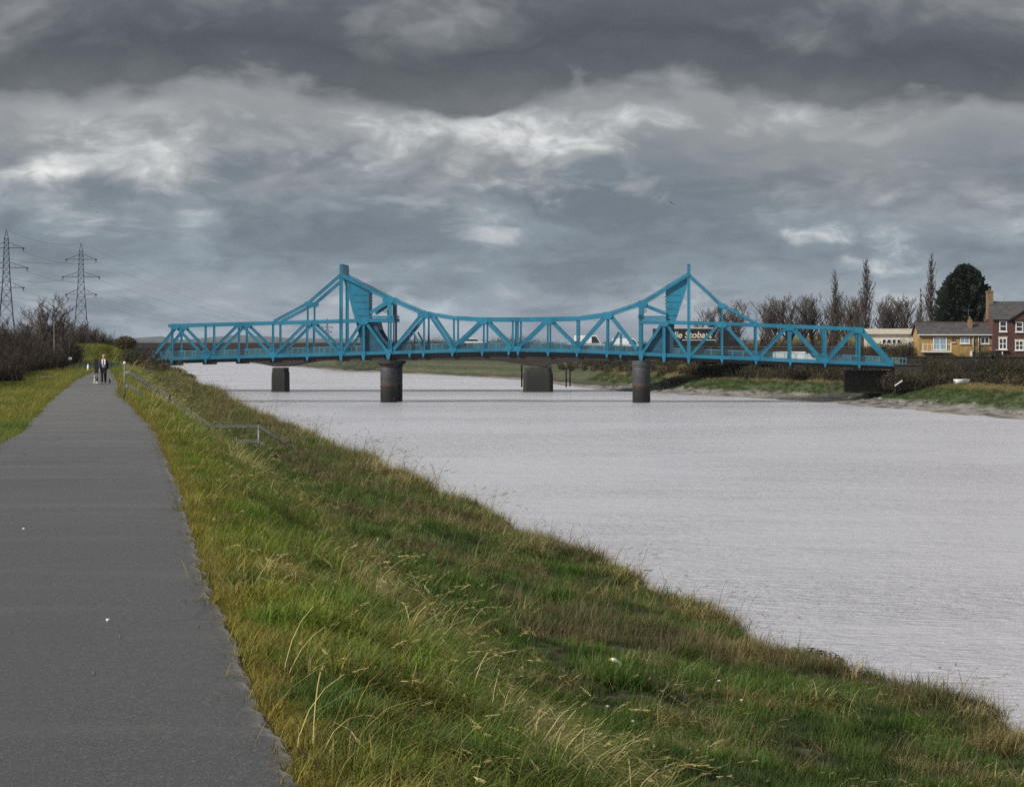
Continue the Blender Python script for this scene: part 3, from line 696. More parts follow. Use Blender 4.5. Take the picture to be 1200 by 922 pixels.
for x0, x1, xp, xb, yq in ((431.5, 462, 456.3, 455, 353), (781, 749.5, 751.2, 751.5, 356)):
    mb = MB(); sg = 1 if x1 > x0 else -1
    for y in (371, 373.6): mb.bar(bp(x0, y), bp(x1, y), .16, .30)
    mb.bar(bp(x0+sg*2, 367), bp(xb, yq), .40, .3)
    b = bp(xp, 363); mb.box((b.x-.26, -.22, bp(xp, 373).z), (b.x+.26, .25, bp(xp, 356).z))
    mc = pair(mb.build('machinery_frame', M['blue'], bridge))
    member('machinery_post', (xp+sg*1.6, 352), (xp+sg*1.6, 412), .24, .24); member('machinery_post', (xp-sg*1.0, 375), (xp-sg*1.0, 412), .14, .3)
    for wx, wy, wr in ((xp+sg*8.2*(1 if sg > 0 else .15), 371, .26), (xp-sg*4.5, 364.5, .22)):
        c = bp(wx, wy, -.36); mb = MB()
        mb.tube([(c.x+wr*math.cos(t), c.y, c.z+wr*math.sin(t)) for t in np.linspace(0, 2*math.pi, 17)], .035, 6)
        for t in (0, 1.05, 2.1): mb.bar((c.x-wr*math.cos(t), c.y, c.z-wr*math.sin(t)), (c.x+wr*math.cos(t), c.y, c.z+wr*math.sin(t)), .03)
        mb.bar((c.x, c.y, c.z), (c.x, c.y+.3, c.z), .06); mb.build('hand_wheel', M['black_steel'], bridge)
# deck, cross girders, railings
mb = MB(); seg = [bp(x, yb(x)) for x, _ in BC]
for a, b in zip(seg, seg[1:]):
    n = len(mb.v)
    for p in (a, b):
        for w, dz in ((.22, -.18), (BW-.22, -.18), (BW-.22, -.62), (.22, -.62)): mb.v.append((p.x, w, p.z+dz))
    mb.f += [tuple(n+i for i in q) for q in ((0, 4, 5, 1), (1, 5, 6, 2), (2, 6, 7, 3), (3, 7, 4, 0))]
mb.f += [(0, 1, 2, 3), tuple(len(mb.v)-4+i for i in range(4))]
mb.build('deck', M['black_steel'], bridge)
for x in nb:
    a = bp(x, yb(x)); mb = MB(); mb.box((a.x-.45, .4, a.z-.86), (a.x+.45, BW-.4, a.z-.63)); mb.build('cross_girder', M['black_steel'], bridge)
mb = MB()
for a, b in zip(nb[7:15], nb[8:16]):
    p, q = bp(a, yb(a)), bp(b, yb(b))
    for w in (.5, BW-.5): mb.bar((p.x, w, p.z-.86), (q.x, w, q.z-.86), .42, .18)
mb.build('edge_girder', M['black_steel'], bridge)
mb = MB(); x = 178.; posts = []
while x < 1046: posts.append(x); x += 12.6
for w in (.34,):
    for a, b in zip(posts, posts[1:]):
        for dy, r in ((8.6, .075), (.9, .05)):
            mb.bar(bp(a, yb(a)-dy, w), bp(b, yb(b)-dy, w), r)
        for k in range(12):
            xx = lerp(a, b, k/12.); mb.bar(bp(xx, yb(xx)-.5, w), bp(xx, yb(xx)-8.4, w), .022)
    for a in posts: mb.bar(bp(a, yb(a)+.2, w+.003), bp(a, yb(a)-8.8, w+.003), .075)
mb.bar(bp(1046, 419.5, .34), bp(1062, 420, .34), .07); mb.bar(bp(1046, 426, .34), bp(1062, 426, .34), .06)
for x in (1050, 1054, 1058, 1062): mb.bar(bp(x, 419, .34), bp(x, 428, .34), .08)
rl = pair(mb.build('railing', M['rail_blue'], bridge)); far[-1].location.y -= .7
for x in (455.6, 751.2):
    a = bp(x, 426); sc = 1.
    for w in (.1, BW+.1):
        mb = MB(); mb.lathe([(1.05, -9.), (1.05, -1.2-0), (1.05, bp(x, 427.5).z+0), ], (a.x, w, 0), 28)
        pr_ = mb.build('pier', M['pier_stone'], bridge, True)
        mb = MB(); zt = bp(x, 427.5).z; mb.lathe([(1.06, zt-.3), (1.12, zt-.28), (1.12, zt-.1), (1.2, zt+.02), (1.5 if x < 600 else 1.1, zt+.16), (1.5 if x < 600 else 1.1, zt+.42), (1.1, zt+.52)], (a.x, w, 0), 28); mb.build('pier_cap', M['weather_steel'] if x < 600 else M['pier_stone'], pr_)
        mb = MB()
        for zz in (-2.2, -3.15): mb.lathe([(1.06, zz-.05), (1.10, zz-.05), (1.10, zz+.05), (1.06, zz+.05)], (a.x, w, 0), 28)
        mb.build('pier_band', M['pier_stone'], pr_)
    mb = MB(); mb.box((a.x-1.0, .8, bp(x, 427).z+.1), (a.x+1.0, BW-.8, bp(x, 423).z)); mb.build('pier_crossbeam', M['black_steel'], bridge)
# right-hand abutment
p = bp(1049, 428); aw = MB(); aw.box((p.x, -.3, -4.), (p.x+3.2, BW+1.2, p.z-.05)); aw.box((p.x-.05, -.4, p.z-.047), (p.x+3.3, BW+1.3, p.z+.15)); aw.build('abutment', M['stone_wall'], bridge)
p = bp(992, 428); q_ = bp(1048, 428); aw = MB(); aw.box((p.x, 3.2, -4.), (q_.x, BW-.4, q_.z-.66)); aw.build('abutment', M['stone_wall'], bridge)  # dark block standing in for the shaded gap below the deck end
p = bp(174, 424); aw = MB(); aw.box((p.x-4, -.3, -3.5), (p.x+.6, BW+.8, p.z-.75)); aw.build('abutment', M['stone_wall'], bridge)

# ------------------------------------------------------------------ the road bridge behind
T2 = math.radians(1.5); R0 = 424.
rb_ = empty('road_bridge', (0, R0, 0), -T2); tag(rb_, 'low dark girder road bridge passing behind the turquoise bridge', 'bridge')
def road_z(x): return interp([(-200, 1.5), (0, 1.4), (28, .55), (140, .4)], x)
def under(x):
    d = min(abs(x+35.2), abs(x-3.9), abs(x-43), abs(x+75)); return -.35-1.15*max(0, 1-d/9.)**2
xs = list(np.arange(-120, 72, 1.5)); GW = 16.
mb = MB()
for x0, x1 in zip(xs, xs[1:]):
    n = len(mb.v)
    for x in (x0, x1):
        for w, z in ((0, road_z(x)-.05), (GW, road_z(x)-.05), (GW, under(x)), (0, under(x))): mb.v.append((x, w, z))
    mb.f += [tuple(n+i for i in q) for q in ((0, 4, 5, 1), (1, 5, 6, 2), (2, 6, 7, 3), (3, 7, 4, 0))]
mb.build('girder', M['weather_steel'], rb_)
mb = MB()
for x0, x1 in zip(xs, xs[1:]): mb.bar((x0, GW/2, road_z(x0)), (x1, GW/2, road_z(x1)), .08, GW-.6)
mb.build('carriageway', M['asphalt_deck'], rb_)
for w in (-.05, GW+.05):
    mb = MB()
    for x0, x1 in zip(xs[::2], xs[2::2]):
        mb.bar((x0, w, road_z(x0)+.4), (x1, w, road_z(x1)+.4), .95, .12)
    mb.build('parapet', M['weather_steel'], rb_)
    mb = MB()
    for x0, x1 in zip(xs[::2], xs[2::2]):
        mb.bar((x0, w, road_z(x0)+1.12), (x1, w, road_z(x1)+1.12), .07); mb.bar((x0, w, road_z(x0)+.85), (x0, w, road_z(x0)+1.1), .07)
    mb.build('parapet_rail', M['galv'], rb_)
for x, hw in ((-35.2, 1.15), (3.9, 2.2), (43, 1.6)):
    mb = MB(); h = 2
    pts = [(-hw, .4), (-hw*.8, .0), (hw*.8, .0), (hw, .4), (hw, 4.6), (hw*.8, 5), (-hw*.8, 5), (-hw, 4.6)]; n = len(mb.v)
    for z, g in ((-8.5, 1.06), (-2.4, 1.0), (-2.1, .92), (under(x)+.02, .9)): mb.v += [(x+a*g, b, z) for a, b in pts]
    for l in range(3): mb.f += [(n+l*8+i, n+l*8+(i+1) % 8, n+l*8+8+(i+1) % 8, n+l*8+8+i) for i in range(8)]
    mb.f.append(tuple(n+24+i for i in range(8)))
    mb.build('pier', M['algae'], rb_, bevel=.08)
def on_road(px, w, dz=0.):
    Y = R0+w; x = (px-600)*Y/F; return Vector((x, w+R0-x*math.sin(T2), road_z(x)+dz+.05))

# ------------------------------------------------------------------ vehicles on the road bridge
def wheels(root, xs_, r, wid, tr):
    for x in xs_:
        for s in (-1, 1):
            mb = MB(); mb.tube([(x, s*(wid/2)-tr/2*s-.0, r), (x, s*(wid/2)+.0, r)], r, 18); wl = mb.build('wheel', M['rubber'], root, False)
            mb = MB(); mb.tube([(x, s*(wid/2)-.02*s, r), (x, s*(wid/2)+.015*s, r)], r*.58, 14); mb.build('rim', M['galv'], wl)
lo = empty('articulated_lorry', on_road(822, 2.6), -T2); tag(lo, 'dark articulated lorry with white lettering on its long trailer', 'lorry')
mb = MB(); mb.box((-7.4, -1.25, 1.15), (1.9, 1.25, 3.98)); mb.build('trailer_body', M['truck'], lo, bevel=.05)
mb = MB(); mb.box((-7.38, -1.262, 3.84), (1.88, -1.252, 3.93)); mb.build('trim_strip', M['white'], lo)
mb = MB(); mb.box((-7.2, -.5, .8), (2.3, .5, 1.13)); mb.box((-3.6, -1.2, .5), (.2, -1.1, 1.0)); mb.build('chassis', M['black_steel'], lo)
wheels(lo, (-6.3, -5.0, 1.2, 2.6, 4.9), .5, 2.4, .32)
mb = MB(); mb.plate([(2.45, .7), (5.55, .6), (5.6, 1.9), (5.25, 3.2), (3.65, 3.75), (2.65, 3.7), (2.45, 3.2)], -1.22, 1.22); cab = mb.build('cab', M['truck'], lo, bevel=.06)
mb = MB(); mb.plate([(3.95, 2.0), (5.15, 2.0), (4.95, 2.9), (3.95, 2.95)], -1.232, -1.222); mb.build('side_window', M['glass'], cab)
def text(body, size, mat, parent, loc, shear=0., off=.0, name='lettering'):
    cu = bpy.data.curves.new('lettering', 'FONT'); cu.body = body; cu.size = size; cu.shear = shear; cu.offset = off; cu.extrude = .006
    o = bpy.data.objects.new('lettering_source', cu); COL.objects.link(o); bpy.context.view_layer.update()
    me = bpy.data.meshes.new_from_object(o.evaluated_get(bpy.context.evaluated_depsgraph_get())); COL.objects.unlink(o); bpy.data.objects.remove(o)
    me.materials.clear(); me.materials.append(mat)
    t = bpy.data.objects.new(name, me); link(t, parent); t.location = loc; t.rotation_euler = (math.pi/2, 0, 0); return t
text('Eddie Stobart', 1.36, M['cream'], lo, (-6.05, -1.27, 2.42), .18, .026)
mb = MB(); mb.box((-3.0, -1.266, 2.06), (2.0, -1.256, 2.14)); mb.build('underline_stripe', M['white'], lo)
def car(name, px, w, label, L=4.3, H=1.45, van=False, mat='white'):
    r = empty(name, on_road(px, w), -T2); tag(r, label, 'van' if van else 'car')
    prof = [(-L/2, .3), (L/2, .3), (L/2, .75), (L/2-.2, .9), (L*.24, 1.0), (-L/2+.05, 1.0)] if not van else [(-L/2, .35), (L/2, .35), (L/2+.02, .95), (L*.36, 1.15), (L*.22, H), (-L/2+.04, H), (-L/2, 1.)]
    mb = MB(); mb.plate(prof, -.86, .86); bd = mb.build('body', M[mat], r, bevel=.07)
    if not van:
        mb = MB(); mb.plate([(L*.22, 1.0), (L*.06, H), (-L*.26, H), (-L*.42, 1.0)], -.72, .72); cb_ = mb.build('cabin', M[mat], r, bevel=.06)
        mb = MB()
        for s in (-1, 1): mb.plate([(L*.17, 1.04), (L*.05, H-.1), (-L*.24, H-.1), (-L*.34, 1.04)], s*.722, s*.735)
        mb.build('side_window', M['glass'], cb_)
    else:
        mb = MB()
        for s in (-1, 1): mb.plate([(L*.33, 1.15), (L*.20, H-.12), (L*.06, H-.12), (L*.06, 1.15)], s*.862, s*.872)
        mb.build('side_window', M['glass'], r)
    wheels(r, (-L*.3, L*.31), .31, 1.66, .2); return r
car('parked_car', 557, 3., 'white car crossing the road bridge left of the middle of the river', 4.4, 1.5)
car('parked_car', 677, 3., 'white car on the road bridge just behind a larger white van', 3.4, 1.5)
car('delivery_van', 691, 9., 'white van on the road bridge close to a smaller white car', 4.8, 2.3, True)
car('delivery_van', 735, 3., 'white van on the road bridge nearest the dark lorry', 4.6, 2.0, True)
for o in list(COL.objects):
    if o.name.startswith('parked_car'): o.name = o.name.replace('parked_car', 'white_car')

# ------------------------------------------------------------------ skeleton of a bare tree
def grow(seed, H, spread, nlev=4, n0=5, up=.35, tr=.16, lean=0., fork=.22, kids_=(6, 5, 4, 3), lenf=(.62, .55, .5, .45)):
    r = random.Random(seed); seg = []
    def branch(p, d, L, rad, lev):
        n = 4 if lev < 2 else 3; pts = [p]; dd = d.copy()
        for i in range(n):
            dd = (dd+Vector((r.gauss(0, .12), r.gauss(0, .12), r.gauss(.02, .08)+(up*.12 if lev else 0)))).normalized()
            q = pts[-1]+dd*(L/n); seg.append((pts[-1], q, rad*(1-.55*i/n), rad*(1-.55*(i+1)/n), lev)); pts.append(q)
        if lev >= nlev: return
        for k in range(kids_[lev]):
            t = fork+(1-fork)*(k+r.random())/kids_[lev]; t = min(t, .98); i = min(int(t*n), n-1); b = pts[i].lerp(pts[i+1], t*n-i)
            a = r.uniform(0, 6.283); side = Vector((math.cos(a), math.sin(a), 0)); s = spread*r.uniform(.6, 1.3)
            nd = (dd*(1-.3*s)+side*s+Vector((0, 0, up*r.uniform(.4, 1.2)))).normalized()
            branch(b, nd, L*lenf[lev]*r.uniform(.7, 1.15)*(1.15-.5*t if lev == 0 else 1), rad*(.62-.2*t), lev+1)
    branch(Vector((0, 0, -.3)), Vector((lean, 0, 1)).normalized(), H*.66, tr, 0)
    return seg
def seg_mesh(name, seg, mat, parent, minr=.0, k=4):
    V = []; Fc = []
    for a, b, r0, r1, lev in seg:
        d = (b-a).normalized(); u = d.cross(Vector((0, 0, 1)) if abs(d.z) < .9 else Vector((1, 0, 0))).normalized(); w = d.cross(u); n = len(V)
        kk = k if lev > 0 else 6
        if lev > 1: kk = 3
        for p, r in ((a, max(r0, minr)), (b, max(r1, minr*.8))):
            for j in range(kk): t = 6.2832*j/kk; V.append(tuple(p+u*(r*math.cos(t))+w*(r*math.sin(t))))
        for j in range(kk): Fc.append((n+j, n+(j+1) % kk, n+kk+(j+1) % kk, n+kk+j))
    return npmesh(name, V, Fc, mat, parent)
def bare_tree(name, seed, H, label, group, mat='twig', minr=.022, **kw):
    t = empty(name); tag(t, label, 'tree', group); sg = grow(seed, H, **kw)
    zmax = max(s[1].z for s in sg); f = H/zmax; sg = [(a*f, b*f, r0, r1, l) for a, b, r0, r1, l in sg]
    seg_mesh('trunk', [s for s in sg if s[4] == 0], M['bark'] if mat == 'twig' else M[mat], t)
    seg_mesh('crown', [s for s in sg if s[4] > 0], M[mat], t, minr); return t
def put_at(o, px, base, D, rz, sxy=1., sz=1.):
    p = at(px, HZ, D); o.location = (p.x, D, base); o.rotation_euler = (0, 0, rz); o.scale = (sxy, sxy, sz)
protos = [bare_tree('bare_tree', 30+i, 8., 'x', 'bare trees in the row on the right bank', spread=.80, up=.62, tr=.17, fork=.22, kids_=(11, 6, 4, 3), lenf=(.62, .58, .55, .5), minr=.017) for i in range(4)]
row = [(836, 359, 463, 1.25), (862, 352, 470, 1.15), (888, 351, 458, 1.05), (906, 349, 466, 1.0), (925, 345, 460, 1.0), (940, 346, 470, .95), (955, 345, 462, .95), (970, 349, 468, .9), (990, 345, 459, 1.), (1007, 349, 470, .9), (1030, 349, 466, .9), (1041, 345, 458, 1.05), (1063, 346, 464, 1.15)]
nm = ['nearest the right tower of the bridge', 'second from the bridge tower', 'third from the bridge tower', 'fourth from the bridge tower', 'fifth from the bridge tower', 'sixth from the bridge tower', 'just left of the shorter thin poplar', 'behind the shorter thin poplar', 'between the two left poplars', 'left of the tall poplar', 'right of the tall middle poplar', 'above the white flat-roofed building', 'last before the yellow bungalow']
for i, ((px, top, D, sw), q) in enumerate(zip(row, nm)):
    o = protos[i] if i < 4 else copy_tree(protos[i % 4]); base = -.8; H = HC+(HZ-top+3)*D/F-base
    put_at(o, px, base, D, ru(0, 6.28), H/8*sw*1.15, H/8); o['label'] = 'leafless fan-crowned tree in the right bank row, '+q
def poplar(seed, H, label, w):
    r = random.Random(seed); seg = []; n = 14; p = Vector((0, 0, -.3)); pts = [p]
    for i in range(n):
        q = pts[-1]+Vector((r.gauss(0, .03), r.gauss(0, .03), H/n)); seg.append((pts[-1], q, .22*(1-i/n)+.02, .22*(1-(i+1)/n)+.02, 0)); pts.append(q)
    for k in range(210):
        t = r.uniform(.06, .97); b = pts[int(t*n)]; L = w*(.35+1.5*min(t, .35))*(1.14-t)*r.uniform(.6, 1.5)*3.2; a = r.uniform(0, 6.28); d = Vector((math.cos(a)*.42, math.sin(a)*.42, 1)).normalized(); q = b
        for i in range(4):
            d = (d+Vector((r.gauss(0, .07), r.gauss(0, .07), .12))).normalized(); q2 = q+d*(L/2); seg.append((q, q2, .045*(1-i/5), .045*(1-(i+1)/5), 1))
            for m_ in range(3):
                a2 = r.uniform(0, 6.28); d2 = (d+Vector((math.cos(a2), math.sin(a2), .4))*.42).normalized(); seg.append((q2, q2+d2*L*r.uniform(.15, .4), .018, .008, 2))
            q = q2
    t = empty('poplar_tree'); tag(t, label, 'tree', 'slender poplars on the right bank')
    zmax = max(s[1].z for s in seg); seg = [(Vector((a.x, a.y, a.z*H/zmax)), Vector((b.x, b.y, b.z*H/zmax)), r0, r1, l) for a, b, r0, r1, l in seg]
    seg_mesh('trunk', [s for s in seg if s[4] == 0], M['poplar'], t); seg_mesh('crown', [s for s in seg if s[4]], M['poplar'], t, .026); return t
for i, (px, top, D, w, lab) in enumerate([(978, 315, 452, .62, 'slender bare poplar, the shorter left one standing over the bridge end'), (1014.5, 302, 450, .80, 'slender bare poplar, the tall one left of the white flat-roofed building'), (1091.5, 295, 440, .72, 'slender bare poplar, the tallest, beside the dark conifer'), (1078.5, 336, 446, .30, 'thin spindly bare poplar, smallest of all, left of the tallest poplar')]):
    base = -.5; o = poplar(60+i, HC+(HZ-top)*D/F-base, lab, w); put_at(o, px, base, D, ru(0, 6))
# left bank trees
lt = [(44, 342, 262, 1.1, 'large rounded bare tree left of the second pylon'), (14, 368, 250, 1.0, 'low bare tree at the picture edge below the nearest pylon'), (27, 366, 275, .9, 'small bare tree between the nearest pylon and the rounded tree'), (72, 364, 270, .8, 'upright thin bare tree left of the second pylon foot'), (82, 372, 352, .9, 'dense bare tree in front of the second pylon foot'), (97, 376, 356, .8, 'bare tree right below the second pylon'), (110, 379, 352, .9, 'low bare tree right of the second pylon'), (121, 387, 358, .8, 'lowest bare tree at the right end of the left hedge'), (58, 372, 268, .9, 'bushy bare tree right of the large rounded tree')]
for i, (px, top, D, sw, lab) in enumerate(lt):
    base = .1; H = HC+(HZ-top)*D/F-base
    o = bare_tree('bare_tree', 80+i, H, lab, 'bare trees above the left hedge', spread=1.0 if i == 0 else .75, up=.5, tr=.11, fork=.16, kids_=(12 if i == 0 else 10, 6, 5, 4), lenf=(.66, .6, .55, .5), minr=.017); put_at(o, px, base, D, ru(0, 6), sw)
    if i in (2, 4, 5, 8): pass

# ------------------------------------------------------------------ scrub: fine twigs and small leaves
def twig_soup(pts, heights, n_tw, n_leaf, cols, leafcols, rs, tw=.022, ls=.07, lean=.45):
    """arrays of thin bent twigs and leaf quads around the given feet"""
    V = []; Q = []; C = []
    for (x, y, z), h in zip(pts, heights):
        m = n_tw; kt = rs.randint(0, len(cols)); kl = rs.randint(0, max(1, len(leafcols))); br_ = rs.uniform(.45, 1.55)
        b = np.stack([x+rs.normal(0, .5*h*.4, m), y+rs.normal(0, .5*h*.4, m), np.full(m, z-.1)], 1)
        d = np.stack([rs.normal(0, lean, m), rs.normal(0, lean, m), np.ones(m)], 1); d /= np.linalg.norm(d, axis=1)[:, None]
        L = h*rs.uniform(.45, 1.1, m); mid = b+d*(L*.5)[:, None]; d2 = d+np.stack([rs.normal(0, .35, m), rs.normal(0, .35, m), rs.normal(-.1, .25, m)], 1); tip = mid+d2*(L*.5)[:, None]
        a = rs.uniform(0, 6.28, m); s = np.stack([np.cos(a), np.sin(a), np.zeros(m)], 1)*tw
        n0 = len(V)*0+sum(len(v) for v in V)
        V.append(np.concatenate([b-s, b+s, mid+s*.7, mid-s*.7, tip+s*.2, tip-s*.2])); i = np.arange(m)+n0
        Q.append(np.concatenate([np.stack([i, i+m, i+2*m, i+3*m], 1), np.stack([i+3*m, i+2*m, i+4*m, i+5*m], 1)]))
        c = np.array(cols)[np.where(rs.rand(m) < .7, kt, rs.randint(0, len(cols), m))]*rs.uniform(.7, 1.25, (m, 1))*br_; C.append(np.tile(c, (6, 1)))
        k = n_leaf
        if k:
            u = rs.normal(0, 1, (k, 3)); u /= np.linalg.norm(u, axis=1)[:, None]; r_ = rs.uniform(.35, 1, (k, 1))**.5
            c0 = np.array([x, y, z+h*.45])+u*r_*np.array([h*.55, h*.55, h*.5]); c0[:, 2] = np.maximum(c0[:, 2], z+.05)
            e1 = rs.normal(0, 1, (k, 3)); e1 /= np.linalg.norm(e1, axis=1)[:, None]; e2 = np.cross(e1, rs.normal(0, 1, (k, 3))); e2 /= np.linalg.norm(e2, axis=1)[:, None]
            e1 *= ls; e2 *= ls*.6; n0 = sum(len(v) for v in V); i = np.arange(k)+n0
            V.append(np.concatenate([c0-e1, c0+e2, c0+e1, c0-e2])); Q.append(np.stack([i, i+k, i+2*k, i+3*k], 1))
            c = np.array(leafcols)[np.where(rs.rand(k) < .75, kl, rs.randint(0, len(leafcols), k))]*rs.uniform(.65, 1.3, (k, 1))*br_; C.append(np.tile(c, (4, 1)))
    return np.concatenate(V), np.concatenate(Q), np.concatenate(C)
M['scrub'] = attrmat('scrub_twigs', 'scol', .9, .15, .25, .8)
RB1 = [(.030, .017, .014), (.022, .015, .012), (.018, .014, .010)]; OL = [(.044, .044, .015), (.028, .033, .011), (.050, .038, .016)]; GR = [(.03, .042, .016), (.045, .05, .02), (.06, .052, .018)]; DK = [(.012, .016, .010), (.018, .022, .012)]; BRN = [(.066, .045, .024), (.040, .029, .016), (.026, .020, .012)]
def thicket(name, feet, hts, label, n_tw, n_leaf, cols, lc, tw=.022, ls=.07):
    V, Q, C = twig_soup(feet, hts, n_tw, n_leaf, cols, lc, RS, tw, ls); o = npmesh(name, V, Q, M['scrub'], None, {'scol': C}); tag(o, label, 'scrub', kind='stuff'); return o
feet = []; hts = []
for _ in range(900):     # the bramble and thorn thicket along the left verge
    D = ru(150, 300); front = interp([(140, -24), (165, -29.5), (200, -35), (250, -40), (300, -49)], D); X = front-random.random()**1.4*16
    if X/D < -.24: continue
    h = (interp([(150, 1.9), (170, 2.6), (230, 2.9), (300, 3.2)], D)+.5*nz2(X, D, 6, 3))*ru(.75, 1.15); h *= .45+.55*sstep(0, 3, front-X)
    feet.append((X, D, .05)); hts.append(h)
thicket('bramble_thicket', feet, hts, 'dark reddish brown bramble and thorn thicket along the left verge', 95, 50, RB1, RB1+OL[:1]+DK[:1], .02, .06)
feet = []; hts = []
for _ in range(420):     # scrub along the far shore below the yellow bungalow and under the bridge
    D = ru(355, 368.0); X = lerp(50.2, 76, random.random()); feet.append((X, D, -3.1)); hts.append(ru(1.4, 4.2)*(1 if D > 362 else .5))
for _ in range(420):
    D = ru(372, 450); o = ru(14, 30); X = RB(D)+o; feet.append((X, D, rz(o, D, X))); hts.append(ru(1.0, 2.6))
for _ in range(150):
    D = ru(318, 366); o = ru(19, 26); X = RB(D)+o; feet.append((X, D, rz(o, D, X))); hts.append(ru(.5, 1.2))
for _ in range(260):
    D = ru(455, 600); o = ru(11, 30); X = RB(D)+o; feet.append((X, D, rz(o, D, X))); hts.append(ru(.8, 2.2))
for _ in range(60):
    feet.append((ru(45.5, 52), ru(339.5, 342.5), -3.3)); hts.append(ru(.8, 2.3))
for _ in range(70):
    feet.append((ru(43.5, 48), ru(352, 362), -3.2)); hts.append(ru(1., 2.6))
thicket('bank_scrub', feet, hts, 'brown and olive scrub on the far bank below houses and bridge', 60, 60, BRN+RB1, BRN+OL+DK+[(.075, .058, .018)], .03, .13)
feet = []; hts = []
for _ in range(150):
    px = ru(66, 136); D = ru(352, 372); feet.append((at(px, 0, D).x, D, .7)); hts.append(ru(1.9, 3.6)*(1 if px < 122 else .65))
for _ in range(110):
    D = ru(316, 343); px = ru(152, 197); t_ = (px-152)/45; bt_ = lerp(432, 440, t_)-4*random.random(); feet.append((at(px, 0, D).x, D, HC-(bt_-HZ)*D/F-.3)); hts.append(lerp(2.4, 1.5, t_)*ru(.6, 1.1))
for _ in range(90):
    px = ru(5, 84); D = ru(285, 312); feet.append((at(px, 0, D).x, D, .1)); hts.append(ru(2.6, 4.3)*(1 if px < 70 else .8))
thicket('mound_scrub', feet, hts, 'brown bare scrub along the embankment and around the left bridge end', 80, 40, RB1+BRN[:1], RB1+DK, .025, .07)
feet = []; hts = []
for _ in range(560):
    px = ru(825, 1080); D = ru(436, 456); feet.append((at(px, 0, D).x, D, -.9)); hts.append(ru(1.8, 4.4)*(1 if px < 1015 else .7))
thicket('hedge_scrub', feet, hts, 'dark bare hedge at the feet of the right bank tree row', 60, 30, RB1+[(.03, .024, .02)], RB1+DK, .03, .09)
feet = []; hts = []
for _ in range(1500):
    px = ru(425, 900) if random.random() < .9 else ru(380, 430); D = ru(760, 900); feet.append((at(px, 0, D).x, D, -1.)); hts.append(max(1.5, (4.2+3.0*nz2(px, 0, 40, 3)+1.6*nz2(px, 3, 11, 5))*ru(.6, 1.15)*(1 if px > 450 else .5)))
thicket('far_woodland', feet, hts, 'distant brown leafless woodland beyond the road bridge', 70, 25, RB1+[(.05, .04, .034)], RB1, .05, .16)
# single shrubs that stand apart
def shrub(px, top, bot, D, cols, lc, label, wid=1., ntw=260, nl=700, ls=.07, tw=.02):
    b = at(px, bot, D); h = (bot-top)*D/F; V, Q, C = twig_soup([(0, 0, 0)]*1, [h], ntw, nl, cols, lc, RS, tw, ls); V[:, 0] *= wid
    o = npmesh('shrub', V, Q, M['scrub'], None, {'scol': C}); o.location = b; tag(o, label, 'shrub'); return o
shrub(147, 393, 409, 334, OL, OL+[(.085, .07, .02)], 'rounded olive gorse bush on top of the bridge embankment', 1.5, 300, 1500, .09)
shrub(172, 405, 436, 336, BRN, BRN+RB1, 'tall brown bush at the left end of the turquoise bridge', 1.1, 420, 700)
shrub(186, 416, 440, 330, RB1, BRN+DK, 'dark brown bush in front of the bridge end by the water', 1.2, 300, 900)
shrub(159, 416, 441, 322, BRN, OL+BRN, 'brown bramble bush between the path end and the bridge', 1.2, 320, 900)
shrub(202, 429, 445, 318, DK, DK+GR, 'low dark green bush nearest the water below the bridge', 2.0, 160, 1400)
shrub(218, 437, 447, 305, GR, GR+OL, 'low olive bush on the bank edge right of the dark green bush', 2.2, 120, 900)
shrub(152, 408, 428, 312, OL, GR+OL, 'green ivy-like bush at the foot of the bridge embankment', 1.3, 200, 1200)
shrub(80, 401, 424, 288, DK, DK+RB1, 'black-green evergreen bush at the end of the left hedge', 1.5, 200, 1600)
shrub(72, 405, 428, 272, RB1, RB1+DK, 'dark bare bush behind the small white signs', 1.5, 400, 700)
shrub(222, 463, 487, 160, RB1, [(.05, .03, .02)], 'thin reddish dead weed stalks beside the stair railing', .6, 46, 40, .03, .012)
shrub(324, 527, 541, 101, RB1, [(.045, .03, .022)], 'low brown bramble clump at the foot of the stair railing', 1.5, 300, 260, .03, .01)
shrub(423, 541, 552, 119, RB1, [(.05, .035, .02)], 'small reddish dock plant on the bank edge', 1., 60, 120, .03, .01)
shrub(935, 756, 796, 44.5, DK, [(.03, .028, .014), (.025, .022, .015)], 'dark leafy scrub bush on the bank edge above the water', 2.6, 300, 1500, .022, .006)
shrub(655, 655, 668, 66, BRN, BRN, 'brown dead grass hummock on the middle of the bank', 1.6, 300, 60, .02, .006)
shrub(1144.5, 392, 424, 371.3, DK, DK, 'dark climbing bush growing against the yellow bungalow wall', .5, 200, 900, .09)
shrub(1160, 409, 432, 368.2, DK, [(.012, .022, .018), (.02, .03, .024)], 'rounded dark evergreen shrub below the bungalow and brick house', 1.4, 200, 1500, .1)
shrub(1062, 394, 425, 370, RB1, BRN, 'bare bush at the left end of the yellow bungalow', .7, 420, 200, .07)

